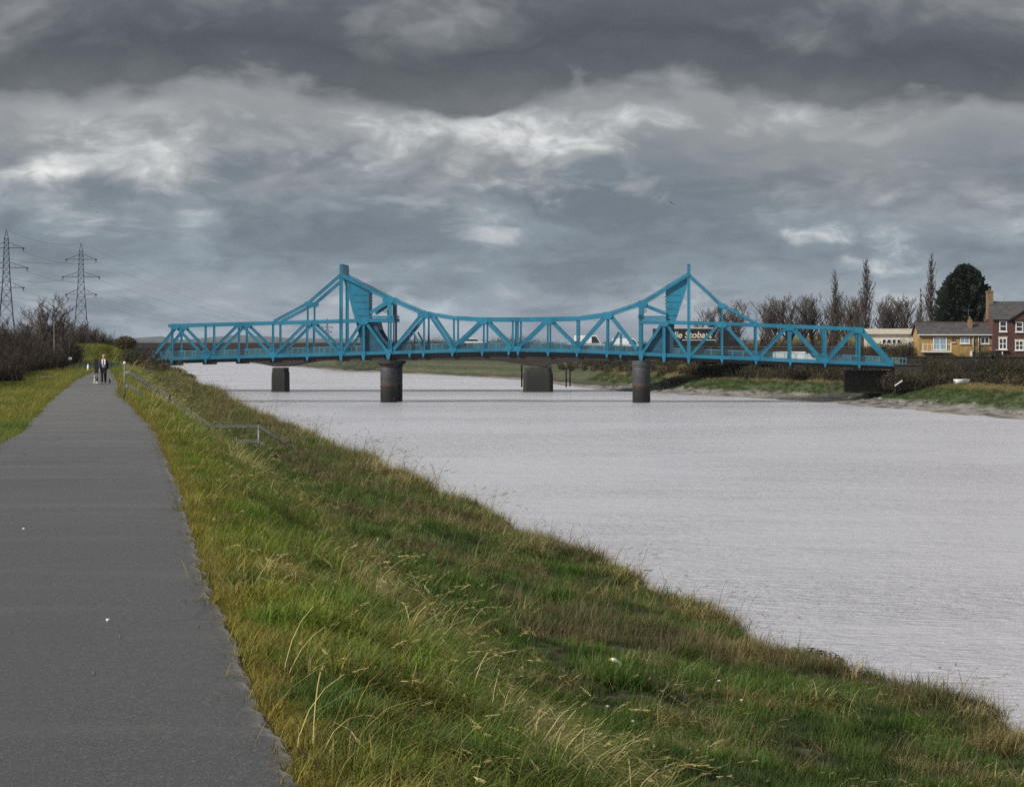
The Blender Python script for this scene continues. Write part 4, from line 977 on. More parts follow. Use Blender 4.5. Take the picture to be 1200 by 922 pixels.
# the dark conifer
def conifer(px, top, bot, D, R):
    b = at(px, bot, D); H = (bot-top)*D/F; t = empty('conifer_tree', b); tag(t, 'big dense dark green conifer behind the yellow bungalow', 'tree')
    mb = MB(); mb.tube([(0, 0, -.5), (0, 0, H*.5), (0, 0, H*.96)], .32, 8, .04); mb.build('trunk', M['bark'], t)
    V = []; Q = []; C = []; rs = RS
    def rad(h, a): # height fraction 0..1
        e = interp([(0, .85), (.15, .98), (.35, 1.), (.5, .97), (.7, .82), (.85, .58), (.94, .33), (1, .06)], h)
        return R*e*(1+.13*math.sin(5*a+9*h)+.10*math.sin(11*a-23*h)+.07*math.sin(37*h+3*a))
    n1_ = 22
    for i in range(n1_):
        for j in range(20): a = 6.2832*j/20; hh = i/(n1_-1)*.97; rr = rad(hh, a)*.80; V.append((rr*math.cos(a), rr*math.sin(a), hh*H)); C.append((.006, .011, .006))
    for i in range(n1_-1):
        for j in range(20): Q.append((i*20+j, i*20+(j+1) % 20, (i+1)*20+(j+1) % 20, (i+1)*20+j))
    for _ in range(8000):
        h = rs.beta(1.05, 1.35)*.99; a = rs.uniform(0, 6.283); r = rad(h, a)*(1-.35*rs.beta(1, 3)); c = Vector((r*math.cos(a), r*math.sin(a), h*H))
        o = Vector((math.cos(a), math.sin(a), .55+.5*h)).normalized(); L = rs.uniform(.45, 1.15)*(1-.4*h); s = o.cross(Vector((rs.normal(), rs.normal(), rs.normal()))).normalized()*rs.uniform(.12, .26); n = len(V)
        V += [tuple(c-o*L*.5-s*.6), tuple(c-s), tuple(c+o*L*.6), tuple(c+s)]; Q.append((n, n+1, n+2, n+3)); g = rs.uniform(.6, 1.4); C += [(.010*g, .019*g, .010*g)]*4
    npmesh('crown', V, Q, M['scrub'], t, {'scol': C})
conifer(1131, 309, 418, 398, 3.9)

# golden railway bank behind the trees
V = []
for r_, (dy, zz) in enumerate(((0, -1), (8, 4.6), (12, 5.2), (24, 5.2), (34, -1))):
    for i in range(60):
        x = lerp(20, 160, i/59); V.append((x, 512+dy+.5*nz2(x, 0, 9), zz+(.35*nz2(x, dy, 6, 2) if zz > 0 else 0)-(4*(1-sstep(25, 75, x)) if zz > 0 else 0)))
idx = np.arange(len(V)).reshape(5, 60)
em = npmesh('embankment', V, np.stack([idx[:-1, :-1], idx[:-1, 1:], idx[1:, 1:], idx[1:, :-1]], -1).reshape(-1, 4), pm('dry_grass_bank', (.17, .135, .045), (.085, .075, .03), .7, .95), None, None, True); tag(em, kind='structure')

# ------------------------------------------------------------------ houses
def wx(px, D): return (px-600)*D/F
def wz(py, D): return HC-(py-HZ)*D/F
def window(parent, x0, x1, z0, z1, y, glass='glass', bars=1, horiz=0, fr=.09, sill=True):
    mb = MB(); 
    for a, b in (((x0, z0), (x0+fr, z1)), ((x1-fr, z0), (x1, z1)), ((x0+fr, z0), (x1-fr, z0+fr)), ((x0+fr, z1-fr), (x1-fr, z1))): mb.box((a[0], y-.06, a[1]), (b[0], y+.05, b[1]))
    for i in range(bars): xm = lerp(x0, x1, (i+1)/(bars+1)); mb.box((xm-fr*.4, y-.055, z0+fr), (xm+fr*.4, y+.045, z1-fr))
    for i in range(horiz): zm = lerp(z0, z1, (i+1)/(horiz+1)); mb.box((x0+fr, y-.052, zm-fr*.4), (x1-fr, y+.04, zm+fr*.4))
    f = mb.build('window', M['white'], parent)
    mb = MB(); mb.box((x0+fr*.5, y-.005, z0+fr*.5), (x1-fr*.5, y+.02, z1-fr*.5)); mb.build('pane', M[glass], f)
    if sill: mb = MB(); mb.box((x0-.08, y-.16, z0-.11), (x1+.08, y+.05, z0-.004)); mb.build('sill', M['white'], f)
    return f
D = 371.; X0, X1 = wx(1077.5, D), wx(1163, D); bz = wz(416.5, D); ez = wz(391.5, D)
bg = empty('bungalow', ((X0+X1)/2, D, bz)); tag(bg, 'yellow brick bungalow with grey roof above the retaining wall', 'house')
hw = (X1-X0)/2; he = ez-bz; hr = wz(378, D+3)-bz; dp = 6.
def lx(px): return wx(px, D)-(X0+X1)/2
def lz(py): return wz(py, D)-bz
mb = MB(); mb.box((-hw, 0, -.6), (hw, dp, he)); mb.build('wall', M['yellow_brick'], bg)
mb = MB(); n = len(mb.v); mb.plate([], 0, 0) if False else None
rf = MB()
for yy0, zz0, yy1, zz1 in ((-.35, he-.12, dp/2, hr), (dp+.35, he-.12, dp/2, hr)):
    a = Vector((0, yy0, zz0)); b = Vector((0, yy1, zz1)); rf.bar(a, b, 2*hw+.5, .16, up=(0, 0, 1))
roof = rf.build('roof', M['slate'], bg)
g = MB()
for x in (-hw+.01, hw-.31): 
    n = len(g.v); g.v += [(x, 0.01, he), (x, dp-.01, he), (x, dp/2, hr-.1), (x+.3, .01, he), (x+.3, dp-.01, he), (x+.3, dp/2, hr-.1)]; g.f += [(n, n+1, n+2), (n+3, n+5, n+4), (n, n+3, n+4, n+1), (n+1, n+4, n+5, n+2), (n+2, n+5, n+3, n)]
g.build('gable', M['yellow_brick'], bg)
mb = MB(); mb.box((-hw-.2, dp/2-.15, hr+.04), (hw+.2, dp/2+.15, hr+.14)); mb.build('ridge_tiles', M['red_brick'], roof)
mb = MB(); mb.box((-hw-.25, -.46, he-.16), (hw+.25, -.36, he-.04)); mb.build('gutter', M['white'], bg)
mb = MB(); cx = lx(1139); mb.box((cx-.28, 1.3, he), (cx+.28, 1.85, lz(374.5))); ch = mb.build('chimney', M['chimney_brick'], roof)
mb = MB(); mb.lathe([(.12, 0), (.15, .05), (.11, .4)], (cx, 1.57, lz(374.5)+.002), 10); mb.build('chimney_pot', M['chimney_brick'], ch)
mb = MB(); mb.tube([(cx-.2, 1.57, lz(377)), (cx-.2, 1.57, lz(362))], .02, 5)
for zz in (363, 364.5): mb.tube([(cx-.9, 1.57, lz(zz)), (cx+.4, 1.57, lz(zz))], .015, 4)
mb.build('aerial', M['galv'], ch)
window(bg, lx(1093.6), lx(1109.5), lz(410.5), lz(395.3), -.02, 'curtain_glass', 1, 0, .1, False)
window(bg, lx(1115), lx(1119), lz(401), lz(396), -.02, 'glass', 0, 0, .1, True).data.materials[0] = M['chimney_brick']
window(bg, lx(1125.3), lx(1136.3), lz(402.5), lz(395.2), -.02, 'curtain_glass', 1); window(bg, lx(1149), lx(1159.2), lz(402.8), lz(395.2), -.02, 'glass', 1)
mb = MB()
for px in (1140.3, 1146.5): mb.tube([(lx(px), -.12, lz(392)), (lx(px), -.12, lz(421))], .06, 6)
mb.build('downpipe', M['white'], bg)
mb = MB(); mb.box((lx(1137), -.3, lz(419)), (lx(1139), -.05, lz(411))); mb.build('meter_box', M['white'], bg)
bal = MB(); a, b = lx(1079.5), lx(1113); z0 = lz(411.8)
bal.box((a, -1.3, z0-.12), (b, -.01, z0+.05))
for px in (1079.8, 1112.6): bal.box((lx(px)-.05, -1.3, z0+.053), (lx(px)+.05, -1.2, lz(402)))
for px in (1085, 1090, 1095.5, 1101, 1107): bal.box((lx(px)-.02, -1.29, z0+.053), (lx(px)+.02, -1.25, lz(403.6)))
bal.box((a+.06, -1.29, lz(403.6)), (b-.1, -1.24, lz(403.1)))
bal.build('balcony', M['white'], bg)
wl = MB(); wl.box((wx(1064, 368), 367.6, -3.6), (80, 368.6, .30)); wl.box((wx(1064, 368)-.1, 367.5, .302), (80, 368.7, .45)); wl.box((wx(1066.5, 368), 367.1, -3.6), (wx(1072, 368), 367.6, -.2)); o = wl.build('retaining_wall', M['stone_wall']); tag(o, 'old stone retaining wall below the yellow bungalow', 'wall')
# dark brick house
D = 370.; X0, X1 = wx(1163.5, D), wx(1262, D); bz = .3; hb = empty('brick_house', ((X0+X1)/2, D, bz)); tag(hb, 'dark red brick house with white windows and grey roof at the right edge', 'house')
def lx(px): return wx(px, D)-(X0+X1)/2
def lz(py): return wz(py, D)-bz
hw = (X1-X0)/2; he = lz(374.2); dp = 7.; hr = wz(353.8, D+3.5)-bz
mb = MB(); mb.box((-hw, 0, -.5), (hw, dp, he)); mb.build('wall', M['red_brick'], hb)
rf = MB()
for y0, y1 in ((-.3, dp/2), (dp+.3, dp/2)): rf.bar((0, y0, he-.1), (0, y1, hr), 2*hw+.1, .18, up=(0, 0, 1))
roof = rf.build('roof', M['slate'], hb)
g = MB(); x = -hw+.01; g.v += [(x, .01, he), (x, dp-.01, he), (x, dp/2, hr-.1), (x+.3, .01, he), (x+.3, dp-.01, he), (x+.3, dp/2, hr-.1)]; g.f += [(0, 1, 2), (3, 5, 4), (0, 3, 4, 1), (1, 4, 5, 2), (2, 5, 3, 0)]; g.build('gable', M['red_brick'], hb)
cx = lx(1165.3); mb = MB(); mb.box((cx-.42, dp/2-.6, he), (cx+.36, dp/2+.6, lz(342))); mb.box((cx-.50, dp/2-.68, lz(342)+.002), (cx+.44, dp/2+.68, lz(340.4))); ch = mb.build('chimney', M['chimney_brick'], roof)
mb = MB()
for yy in (-.35, .0, .35): mb.lathe([(.13, 0), (.15, .06), (.11, .34)], (cx-.03, dp/2+yy, lz(340.4)+.002), 10)
mb.build('chimney_pot', M['red_brick'], ch)
for x0, x1, y0, y1 in ((1171, 1180, 376.2, 388.6), (1190, 1199, 377, 389), (1170.3, 1180, 396, 409.5), (1189.5, 1199.5, 399, 410.5), (1210, 1219, 377, 389), (1210, 1219, 398, 410)):
    window(hb, lx(x0), lx(x1), lz(y1), lz(y0), -.03, 'glass', 1 if y0 > 390 else 0, 1, .13)
    mb = MB(); mb.box((lx(x0)-.08, -.08, lz(y0)+.003), (lx(x1)+.08, .04, lz(y0)+.16)); mb.build('lintel', M['cream'], hb)
mb = MB(); gx = lx(1200); hw2 = 1.9; gz = lz(364)
n = 0; mb.v += [(gx-hw2, -.35, he-.1), (gx+hw2, -.35, he-.1), (gx, -.35, gz), (gx-hw2, 2.6, he-.1), (gx+hw2, 2.6, he-.1), (gx, 2.6, gz)]; mb.f += [(0, 1, 2), (0, 3, 5, 2), (1, 2, 5, 4), (3, 4, 5), (0, 1, 4, 3)]; dm = mb.build('dormer_gable', M['red_brick'], hb)
mb = MB(); mb.bar((gx-hw2-.2, -.1, he-.08), (gx, -.1, gz+.14), .14, 1.0); mb.bar((gx, -.1, gz+.14), (gx+hw2+.2, -.1, he-.08), .14, 1.0); mb.build('bargeboard', M['slate'], dm)
mb = MB(); mb.tube([(lx(1174), -.25, lz(409.6)), (lx(1175.5), -.25, lz(424))], .09, 6); mb.box((lx(1166.5), -.5, lz(410.4)), (lx(1180.5), -.05, lz(409.8)-.003)); mb.build('porch_post', M['white'], hb)
mb = MB(); mb.tube([(lx(1180), 2, hr-.9), (lx(1180), 2, hr+.5)], .02, 5); mb.build('aerial', M['galv'], roof)
# white flat building
D = 436.; fl = empty('flat_roofed_building', (wx(1045, D), D, -.3)); tag(fl, 'long white flat-roofed building with a row of dark windows beyond the bridge end', 'building')
def lx(px): return wx(px, D)-wx(1045, D)
def lz(py): return wz(py, D)+.3
mb = MB(); mb.box((lx(1020), 0, -.5), (lx(1085), 8, lz(391.4))); mb.build('wall', M['cream'], fl)
mb = MB(); mb.box((lx(1016), -.5, lz(391.4)+.002), (lx(1088), 8.5, lz(385.2))); mb.build('fascia_roof', M['cream'], fl)
for i in range(4): window(fl, lx(1033.5+i*5.8), lx(1038.8+i*5.8), lz(403), lz(397.2), -.03, 'glass', 0, 0, .1, False)
mb = MB(); mb.bar((0, -4.2, lz(414.5)), (0, -.02, lz(409)), lx(1079)-lx(1028), .15, up=(0, 0, 1)); mb.build('lean_to_roof', M['white'], fl)
mb = MB(); mb.box((lx(1029), -4, -.5), (lx(1078), -.3, lz(415.4))); mb.build('lean_to_wall', M['cream'], fl)
# parked white van body behind the truss on the right
r = empty('box_van', (wx(925, 392), 392, wz(427, 392)-.2), 0); tag(r, 'white box van parked behind the right end of the turquoise bridge', 'van')
mb = MB(); mb.box((-2.2, -1, .5), (2.2, 1, 1.95)); mb.build('load_box', M['white'], r, bevel=.05)
mb = MB(); mb.plate([(2.2, .45), (3.6, .45), (3.6, 1.0), (3.1, 1.15), (2.7, 1.75), (2.2, 1.75)], -.95, .95); mb.build('cab', M['white'], r, bevel=.05); wheels(r, (-1.3, 2.8), .34, 1.8, .22)

# ------------------------------------------------------------------ pylons and cables
def pylon(px, top, D, label, arms=True, H0=None, k=1.):
    b = at(px, HZ, D); H = (HC+(HZ-top)*D/F)+.3; t = empty('electricity_pylon', (b.x, D, -.3), .12); tag(t, label, 'pylon', 'lattice electricity pylons')
    def hwid(z): return interp([(0, H*.085), (H*.35, H*.048), (H*.62, H*.028), (H*.93, H*.016), (H, .02)], z)
    mb = MB(); L = [0]; z = 0
    while z < H*.93: z += max(hwid(z)*2.1, H*.03); L.append(min(z, H*.93))
    L.append(H); lw = .14*k; bw = .075*k
    for z0, z1 in zip(L, L[1:]):
        a, c = hwid(z0), hwid(z1)
        for sx, sy in ((1, 1), (1, -1), (-1, -1), (-1, 1)): mb.bar((sx*a, sy*a, z0), (sx*c, sy*c, z1), lw)
        for s in (1, -1):
            mb.bar((-a, s*a, z0), (c, s*c, z1), bw); mb.bar((a, s*a, z0), (-c, s*c, z1), bw); mb.bar((s*a, -a, z0), (s*c, c, z1), bw); mb.bar((s*a, a, z0), (s*c, -c, z1), bw)
            mb.bar((-c, s*c, z1), (c, s*c, z1), bw); mb.bar((s*c, -c, z1), (s*c, c, z1), bw)
    mb.build('lattice_tower', M['pylon'], t); tips = []
    for fz, L_ in ((.855, .135), (.695, .165), (.535, .135)):
        z = H*fz; mb = MB(); w = hwid(z); up_ = H*.045
        for s in (1, -1):
            tip = (s*H*L_, 0, z); tips.append(tip)
            for sy in (1, -1): mb.bar((s*w, sy*w, z), tip, .11*k); mb.bar((s*w, sy*w*.9, z+up_), tip, .10*k)
            for q in (.35, .65): mb.bar((lerp(s*w, tip[0], q), 0, z), (lerp(s*w, tip[0], q), 0, z+up_*(1-q)), .06*k)
        ar = mb.build('cross_arm', M['pylon'], t); mb = MB()
        for s in (1, -1): mb.tube([(s*H*L_-.35*k, 0, z-.1), (s*H*L_+.35*k, 0, z-.05)], .2*k, 6); mb.tube([(s*H*L_, 0, z), (s*H*L_, 0, z-H*.03)], .11*k, 6)
        mb.build('insulator', M['post'], ar)
    tips.append((0, 0, H)); Mx = Matrix.Translation(t.location) @ Matrix.Rotation(.12, 4, 'Z'); return t, [Mx @ Vector(p) for p in tips]
y1, t1 = pylon(7.5, 269.5, 745, 'nearest lattice pylon, cut by the left picture edge')
y2, t2 = pylon(95, 285.5, 850, 'middle lattice pylon standing above the bare trees on the left')
y3, t3 = pylon(383.5, 373, 3000, 'tiny far lattice pylon seen through the left bridge tower', k=2.5)
wn = ['top left', 'top right', 'middle left', 'middle right', 'lowest left', 'lowest right', 'earth wire at the peak']
def cable(a, b, sag, label, grp, r):
    pts = [a.lerp(b, i/20)-Vector((0, 0, sag*4*(i/20)*(1-i/20))) for i in range(21)]; mb = MB(); mb.tube(pts, r, 4); o = mb.build('power_cable', M['pylon']); tag(o, label, 'cable', grp)
t0 = [p+Vector((-60, -330, 0)) for p in t1]
for i, q in enumerate(wn):
    dz = Vector((0, 0, -.9 if i < 6 else 0))
    cable(t1[i]+dz, t2[i]+dz, 1.6, ('overhead cable from the nearest to the middle pylon, '+q+(' arm' if i < 6 else '')), 'cables between the near pylons', .024)
    cable(t2[i]+dz, t3[i]+dz, 9, ('long overhead cable from the middle pylon towards the bridge, '+q+(' arm' if i < 6 else '')), 'cables beyond the middle pylon', .018)
# ------------------------------------------------------------------ stair railings, steps
Ds = 107.
def srail(dD, dz, label, knob):
    D = Ds+dD; r = empty('stair_railing', at(146, 464, D)); tag(r, label, 'railing', 'stair railings'); o0 = r.location.copy()
    dd = dD*.25
    def q(px, py): return at(px, py, D)-o0+Vector((0, 0, dz))
    top = [q(146, 437.5), q(150.5, 437.3), q(154, 438.6), q(159, 442.5), q(197, 465.5), q(248, 500.8), q(303, 500.6), q(356, 534)]
    mid = [q(146, 453.5), q(150, 453.2), q(156, 456), q(172, 467), q(198, 483), q(247, 518), q(303, 518), q(330, 535)]
    mb = MB(); mb.tube(top, .032, 8); mb.build('top_rail', M['galv'], r, True); mb = MB(); mb.tube(mid, .030, 8); mb.build('mid_rail', M['galv'], r, True)
    for px, y0, y1, m, rr in ((146, 426 if knob else 437, 467, 'galv', .032), (198, 461, 480, 'post', .06), (248, 500.5, 524, 'galv', .035), (303.3, 499.5, 531, 'galv', .045), (353, 532, 546, 'galv', .035)):
        mb = MB(); mb.tube([q(px, y1+2), q(px, y0)], rr, 8); mb.build('post', M[m], r, True)
    if knob: mb = MB(); c = q(146, 425.3); mb.lathe([(.02, -.06), (.05, -.03), (.058, .015), (.035, .05), (.01, .06)], c, 12); mb.build('post_cap', M['white'], r, True)
srail(0, 0, 'galvanised stair railing with white-capped post, the side nearer the camera', True)
srail(1.5, .06, 'galvanised stair railing, the plain farther side of the bank stairs', False)
stp = MB()
for i in range(13):
    a = at(lerp(150, 246, i/12), lerp(466, 531, i/12), Ds+.75); stp.box((a.x-.16, a.y-.65, a.z-.5), (a.x+.18, a.y+.65, a.z-.02-.01*i))
a = at(275, 533, Ds+.75); stp.box((a.x-.75, a.y-.65, a.z-.55), (a.x+.85, a.y+.65, a.z-.16))
o = stp.build('concrete_steps', M['concrete']); tag(o, 'overgrown concrete steps down the bank between the stair railings', 'steps')

# ------------------------------------------------------------------ posts, fence, signs at the path end
def post(px, top, bot, D, r, m, name, label, cat='post'):
    b = at(px, bot, D); h = (bot-top)*D/F; mb = MB(); mb.tube([(0, 0, -.4), (0, 0, h)], r, 8, r*.85); mb.lathe([(r, h-.02), (r*1.25, h), (r*1.1, h+.04), (.01, h+.06)], (0, 0, 0), 8); o = mb.build(name, M[m]); o.location = b; tag(o, label, cat)
post(63.5, 379.5, 430, 255, .06, 'concrete', 'lamp_post', 'tall thin pale post rising out of the left thicket')
post(81.5, 385, 420, 280, .06, 'timber', 'timber_post', 'short dark timber post right of the pale post')
post(611.5, 428, 450.5, 440, .13, 'timber', 'mooring_post', 'dark timber mooring post left of the wide road bridge pier')
post(663.5, 432, 451, 438, .11, 'timber', 'mooring_post', 'dark timber post on the mud right of the wide pier, left of two')
post(668, 430, 450, 442, .11, 'timber', 'mooring_post', 'dark timber post on the mud right of the wide pier, right of two')
post(420, 436, 442, 760, .2, 'timber', 'mooring_post', 'distant dark stake off the far shore, the left one'); post(430.5, 435, 441, 770, .2, 'timber', 'mooring_post', 'distant dark stake off the far shore, the right one')
Df = 262.
fe = empty('metal_fence', at(95, 438, Df)); tag(fe, 'dark green metal fence across the end of the path', 'fence'); f0 = fe.location.copy()
mb = MB()
for i in range(60): p = at(lerp(93, 140, i/59), 438, Df)-f0; mb.box((p.x-.018, -.015, .05), (p.x+.018, .015, 1.05+.0))
mb.build('pales', M['fence_green'], fe); mb = MB(); a, b = at(93, 438, Df)-f0, at(140, 438, Df)-f0
for z in (.2, .95): mb.box((a.x, .017, z-.03), (b.x, .06, z+.03))
mb.build('fence_rail', M['fence_green'], fe)
for px in (93, 104, 130, 140): p = at(px, 438, Df)-f0; mb = MB(); mb.box((p.x-.05, -.05, -.3), (p.x+.05, .05, 1.15)); mb.build('fence_post', M['fence_green'], fe)
p = at(113, 433.5, 232); mb = MB(); mb.box((-.15, -.12, -.3), (.15, .12, .86)); mb.box((-.17, -.14, .862), (.17, .14, .92)); o = mb.build('gate_post', M['black_cloth'], bevel=.02); o.location = p; tag(o, 'stout black gate post behind the walking person', 'post')
def signb(px, py, D, w, h, label, name='notice_board'):
    b = at(px, py, D); r = empty(name, (b.x, D, b.z-.5)); tag(r, label, 'sign'); mb = MB(); mb.box((-.03, 0, -.5), (.03, .05, .5)); mb.build('sign_post', M['timber'], r); mb = MB(); mb.box((-w/2, -.03, .5-h/2), (w/2, -.004, .5+h/2)); mb.build('sign_board', M['white'], r, bevel=.004)
signb(82, 420, 268, .36, .22, 'small white sign at the edge of the left thicket')
b = at(103.2, 431.5, 215); mb = MB(); mb.lathe([(.07, -.2), (.075, .16), (.05, .18), (.045, .28), (.02, .32)], (0, 0, 0), 12); o = mb.build('marker_post', M['white'], None, True); o.location = b; tag(o, 'short white marker post on the grass by the end of the path', 'post')
fr = MB(); a = at(60, 421, 262)
r = empty('crash_barrier', (a.x, 262, a.z-.6)); tag(r, 'low pale metal barrier at the edge of the left thicket', 'barrier')
mb = MB(); mb.box((-.05, -.03, .5), (1.1, .03, .62)); mb.build('beam', M['galv'], r)
for x in (.05, 1.0): mb = MB(); mb.box((x-.05, .032, -.3), (x+.05, .1, .58)); mb.build('leg', M['galv'], r)
b = at(55.5, 445.5, depth_on_path(445.5)-5); r = empty('drain_cover', (b.x, b.y, b.z)); tag(r, 'low concrete chamber with pale lid in the left verge', 'drain')
mb = MB(); mb.box((-.33, -.4, -.2), (.33, .4, .16)); mb.build('chamber', M['timber'], r); mb = MB(); mb.box((-.40, -.48, .162), (.40, .48, .23)); mb.build('lid', M['galv'], r, bevel=.01)

# boat and plank on the far bank
b = at(1127, 454, 331); bo = empty('dinghy', b, .5); tag(bo, 'small white dinghy lying on the far grass below the houses', 'boat')
V = []; Q = []
st = [(-.72, .0, .30), (-.6, .30, .02), (-.2, .38, -.02), (.25, .34, 0), (.6, .18, .08), (.82, .02, .34)]
for x, w, zk in st: V += [(x, -w, .36), (x, -w*.75, .12+zk*.6), (x, 0, zk), (x, w*.75, .12+zk*.6), (x, w, .36)]
for i in range(5):
    for j in range(4): a = i*5+j; Q.append((a, a+1, a+6, a+5))
h = npmesh('hull', V, Q, M['white'], bo, None, True); sd = h.modifiers.new('wall', 'SOLIDIFY'); sd.thickness = .03
mb = MB(); mb.box((-.15, -.36, .28), (.05, .36, .32)); mb.build('thwart', M['timber'], bo); bo.scale = (1.5, 1.5, 1.7); bo.location.z += .35
b = at(1053, 452, 332); mb = MB(); mb.bar((-.45, 0, .0), (.45, .1, .62), .12, .2); o = mb.build('driftwood_plank', M['white']); o.location = b; tag(o, 'pale plank propped on the far bank by the bridge end', 'plank')
# rubble on the far mud: broken stones
V = []; Q = []; C = []
for _ in range(620):
    D = ru(262, 470); o = 4.2+4.2*random.random()**.7; X = RB(D)+o; z = rz(o, D, X); s = .07+.30*random.random()**4
    if nz2(X, D, 7, 9) < -.1 and random.random() < .8: continue
    n = len(V); g = random.choice((.02, .03, .05, .16, .24, .08)); rr = ru(0, 3)
    for k in range(6):
        t = k*1.047+rr; V.append((X+s*math.cos(t)*ru(.8, 1.6), D+s*math.sin(t)*ru(.8, 1.3), z-.08)); C.append((g, g*.96, g*.92))
    for k in range(6):
        t = k*1.047+rr; V.append((X+s*.6*math.cos(t)*ru(.7, 1.4), D+s*.6*math.sin(t), z+s*ru(.2, .55))); C.append((g, g*.96, g*.92))
    for k in range(6): Q.append((n+k, n+(k+1) % 6, n+6+(k+1) % 6, n+6+k))
    Q.append((n+6, n+7, n+8, n+9)); Q.append((n+9, n+10, n+11, n+6))
o = npmesh('rubble', V, Q, attrmat('broken_stone', 'scol', .85, .3, .3, 2.), None, {'scol': C}); tag(o, 'broken pale and dark stones along the far mud', 'rubble', kind='stuff')

# litter
def scrap(px, py, D, s, mat, label, cat='litter', zz=0.):
    s *= .5; c = at(px, py, D); me = MB(); rr = random.Random(px); n = 7
    top = [(s*math.cos(6.283*i/n)*rr.uniform(.6, 1.2), s*.7*math.sin(6.283*i/n)*rr.uniform(.6, 1.2), rr.uniform(.002, .008)+zz) for i in range(n)]
    me.v = top+[(x*.9, y*.9, z-.012) for x, y, z in top]; me.f = [tuple(range(n)), tuple(range(2*n-1, n-1, -1))]+[(i, n+i, n+(i+1) % n, (i+1) % n) for i in range(n)]
    o = me.build('litter_scrap', M[mat]); o.location = c; tag(o, label, cat)
for px, py, s, m, lab in ((127, 733.5, .034, 'litter', 'white paper scrap lying on the asphalt, the largest on the path'), (28, 624, .035, 'litter', 'white scrap near the left side of the path, the farthest one'), (110, 797, .018, 'concrete', 'small grey scrap on the path below the largest white scrap'), (141, 753, .014, 'concrete', 'tiny pale scrap just right of the largest white scrap'), (232, 741, .03, 'chimney_brick', 'flat brownish leaf on the path near its grass edge')):
    D = depth_on_path(py); p = at(px, py, D); scrap(px, py, D, s, m, lab)
    COL.objects[-1].location.z = zp(D)+.012+.03
def bench_z(X, D):
    c, e = CX(D), EX(D); return bank_point(D, 26+30*(X-c)/(e-c))[1] if X > c else bank_point(D, 26*(X-PR(D))/(c-PR(D)))[1]
def bench_at(px, py):
    D = 4.4*F/(py-HZ)
    for _ in range(30): X = (px-600)*D/F; D = .6*D+.4*(HC-bench_z(X, D))*F/(py-HZ)
    return Vector(((px-600)*D/F, D, bench_z((px-600)*D/F, D)))
for px, py, q_ in ((806, 888, 'the largest white scrap low on the grass bank'), (712, 837, 'white scrap just below the crumpled bottle on the bank'), (741, 855, 'white scrap between the bottle and the largest scrap on the bank'), (869, 829, 'white scrap nearest the dark bush on the bank edge'), (842, 806, 'white scrap right of the bottle below the bank edge'), (365, 569, 'white scrap on the bank beyond the stair railing')):
    c = bench_at(px, py); scrap(px, py, c.y, .07 if px == 806 else .042, 'litter', q_, 'litter', .05); COL.objects[-1].location = c+Vector((0, 0, .05)); COL.objects[-1].rotation_euler = (.5, 0, 0)
c = bench_at(718, 789)+Vector((0, 0, .085)); bt = empty('plastic_bottle', c, .3); bt.scale = (.62, .62, .62); tag(bt, 'crumpled white plastic bottle with yellow top lying on the bank', 'bottle')
mb = MB(); mb.tube([(-.02, 0, .12), (.02, 0, .13), (.06, 0, .11), (.14, .01, .05), (.17, .01, .02)], .055, 9, .035); mb.build('bottle_body', M['litter'], bt, True); mb = MB(); mb.tube([(-.065, 0, .15), (-.015, 0, .125)], .032, 8); mb.build('bottle_cap', M['yellow'], bt, True)
# birds
def bird(px, py, D, span, label, rz_, roll):
    c = at(px, py, D); V = []; Q = []; r = empty('flying_bird', c, rz_); r.rotation_euler = (0, roll, rz_); tag(r, label, 'bird', 'birds in the sky'); mb = MB()
    mb.tube([(0, -.20*span, 0), (0, -.1*span, .0), (0, .08*span, 0), (0, .18*span, -.01)], .05*span, 8, .02*span); mb.build('body', M['bird'], r, True)
    for s in (1, -1):
        w = MB(); ch = [(0, .09, -.08, .0), (.22, .07, -.07, .10), (.38, .02, -.08, .08), (.5, -.06, -.1, .03)]
        n = 0
        for x, a, b_, z in ch: w.v += [(s*x*span, a*span, z*span), (s*x*span, b_*span, z*span), (s*x*span, b_*span*.9, z*span-.02*span), (s*x*span, a*span*.9, z*span-.02*span)]
        for i in range(3): w.f += [(i*4+j, i*4+(j+1) % 4, i*4+4+(j+1) % 4, i*4+4+j) for j in range(4)]
        w.f += [(0, 1, 2, 3), (12, 13, 14, 15)]; w.build('wing', M['bird'], r)
bird(787, 238.5, 260, .8, 'dark gull banking in the sky above the right bridge tower', .5, .5)
bird(106.5, 243, 300, .55, 'small dark bird above the middle pylon, the upper of two', .2, .1); bird(113.5, 249, 300, .5, 'small dark bird above the middle pylon, the lower of two', -.3, -.3)
bird(607, 29, 300, .5, 'tiny dark bird high in the cloud near the top of the picture', .2, .5)

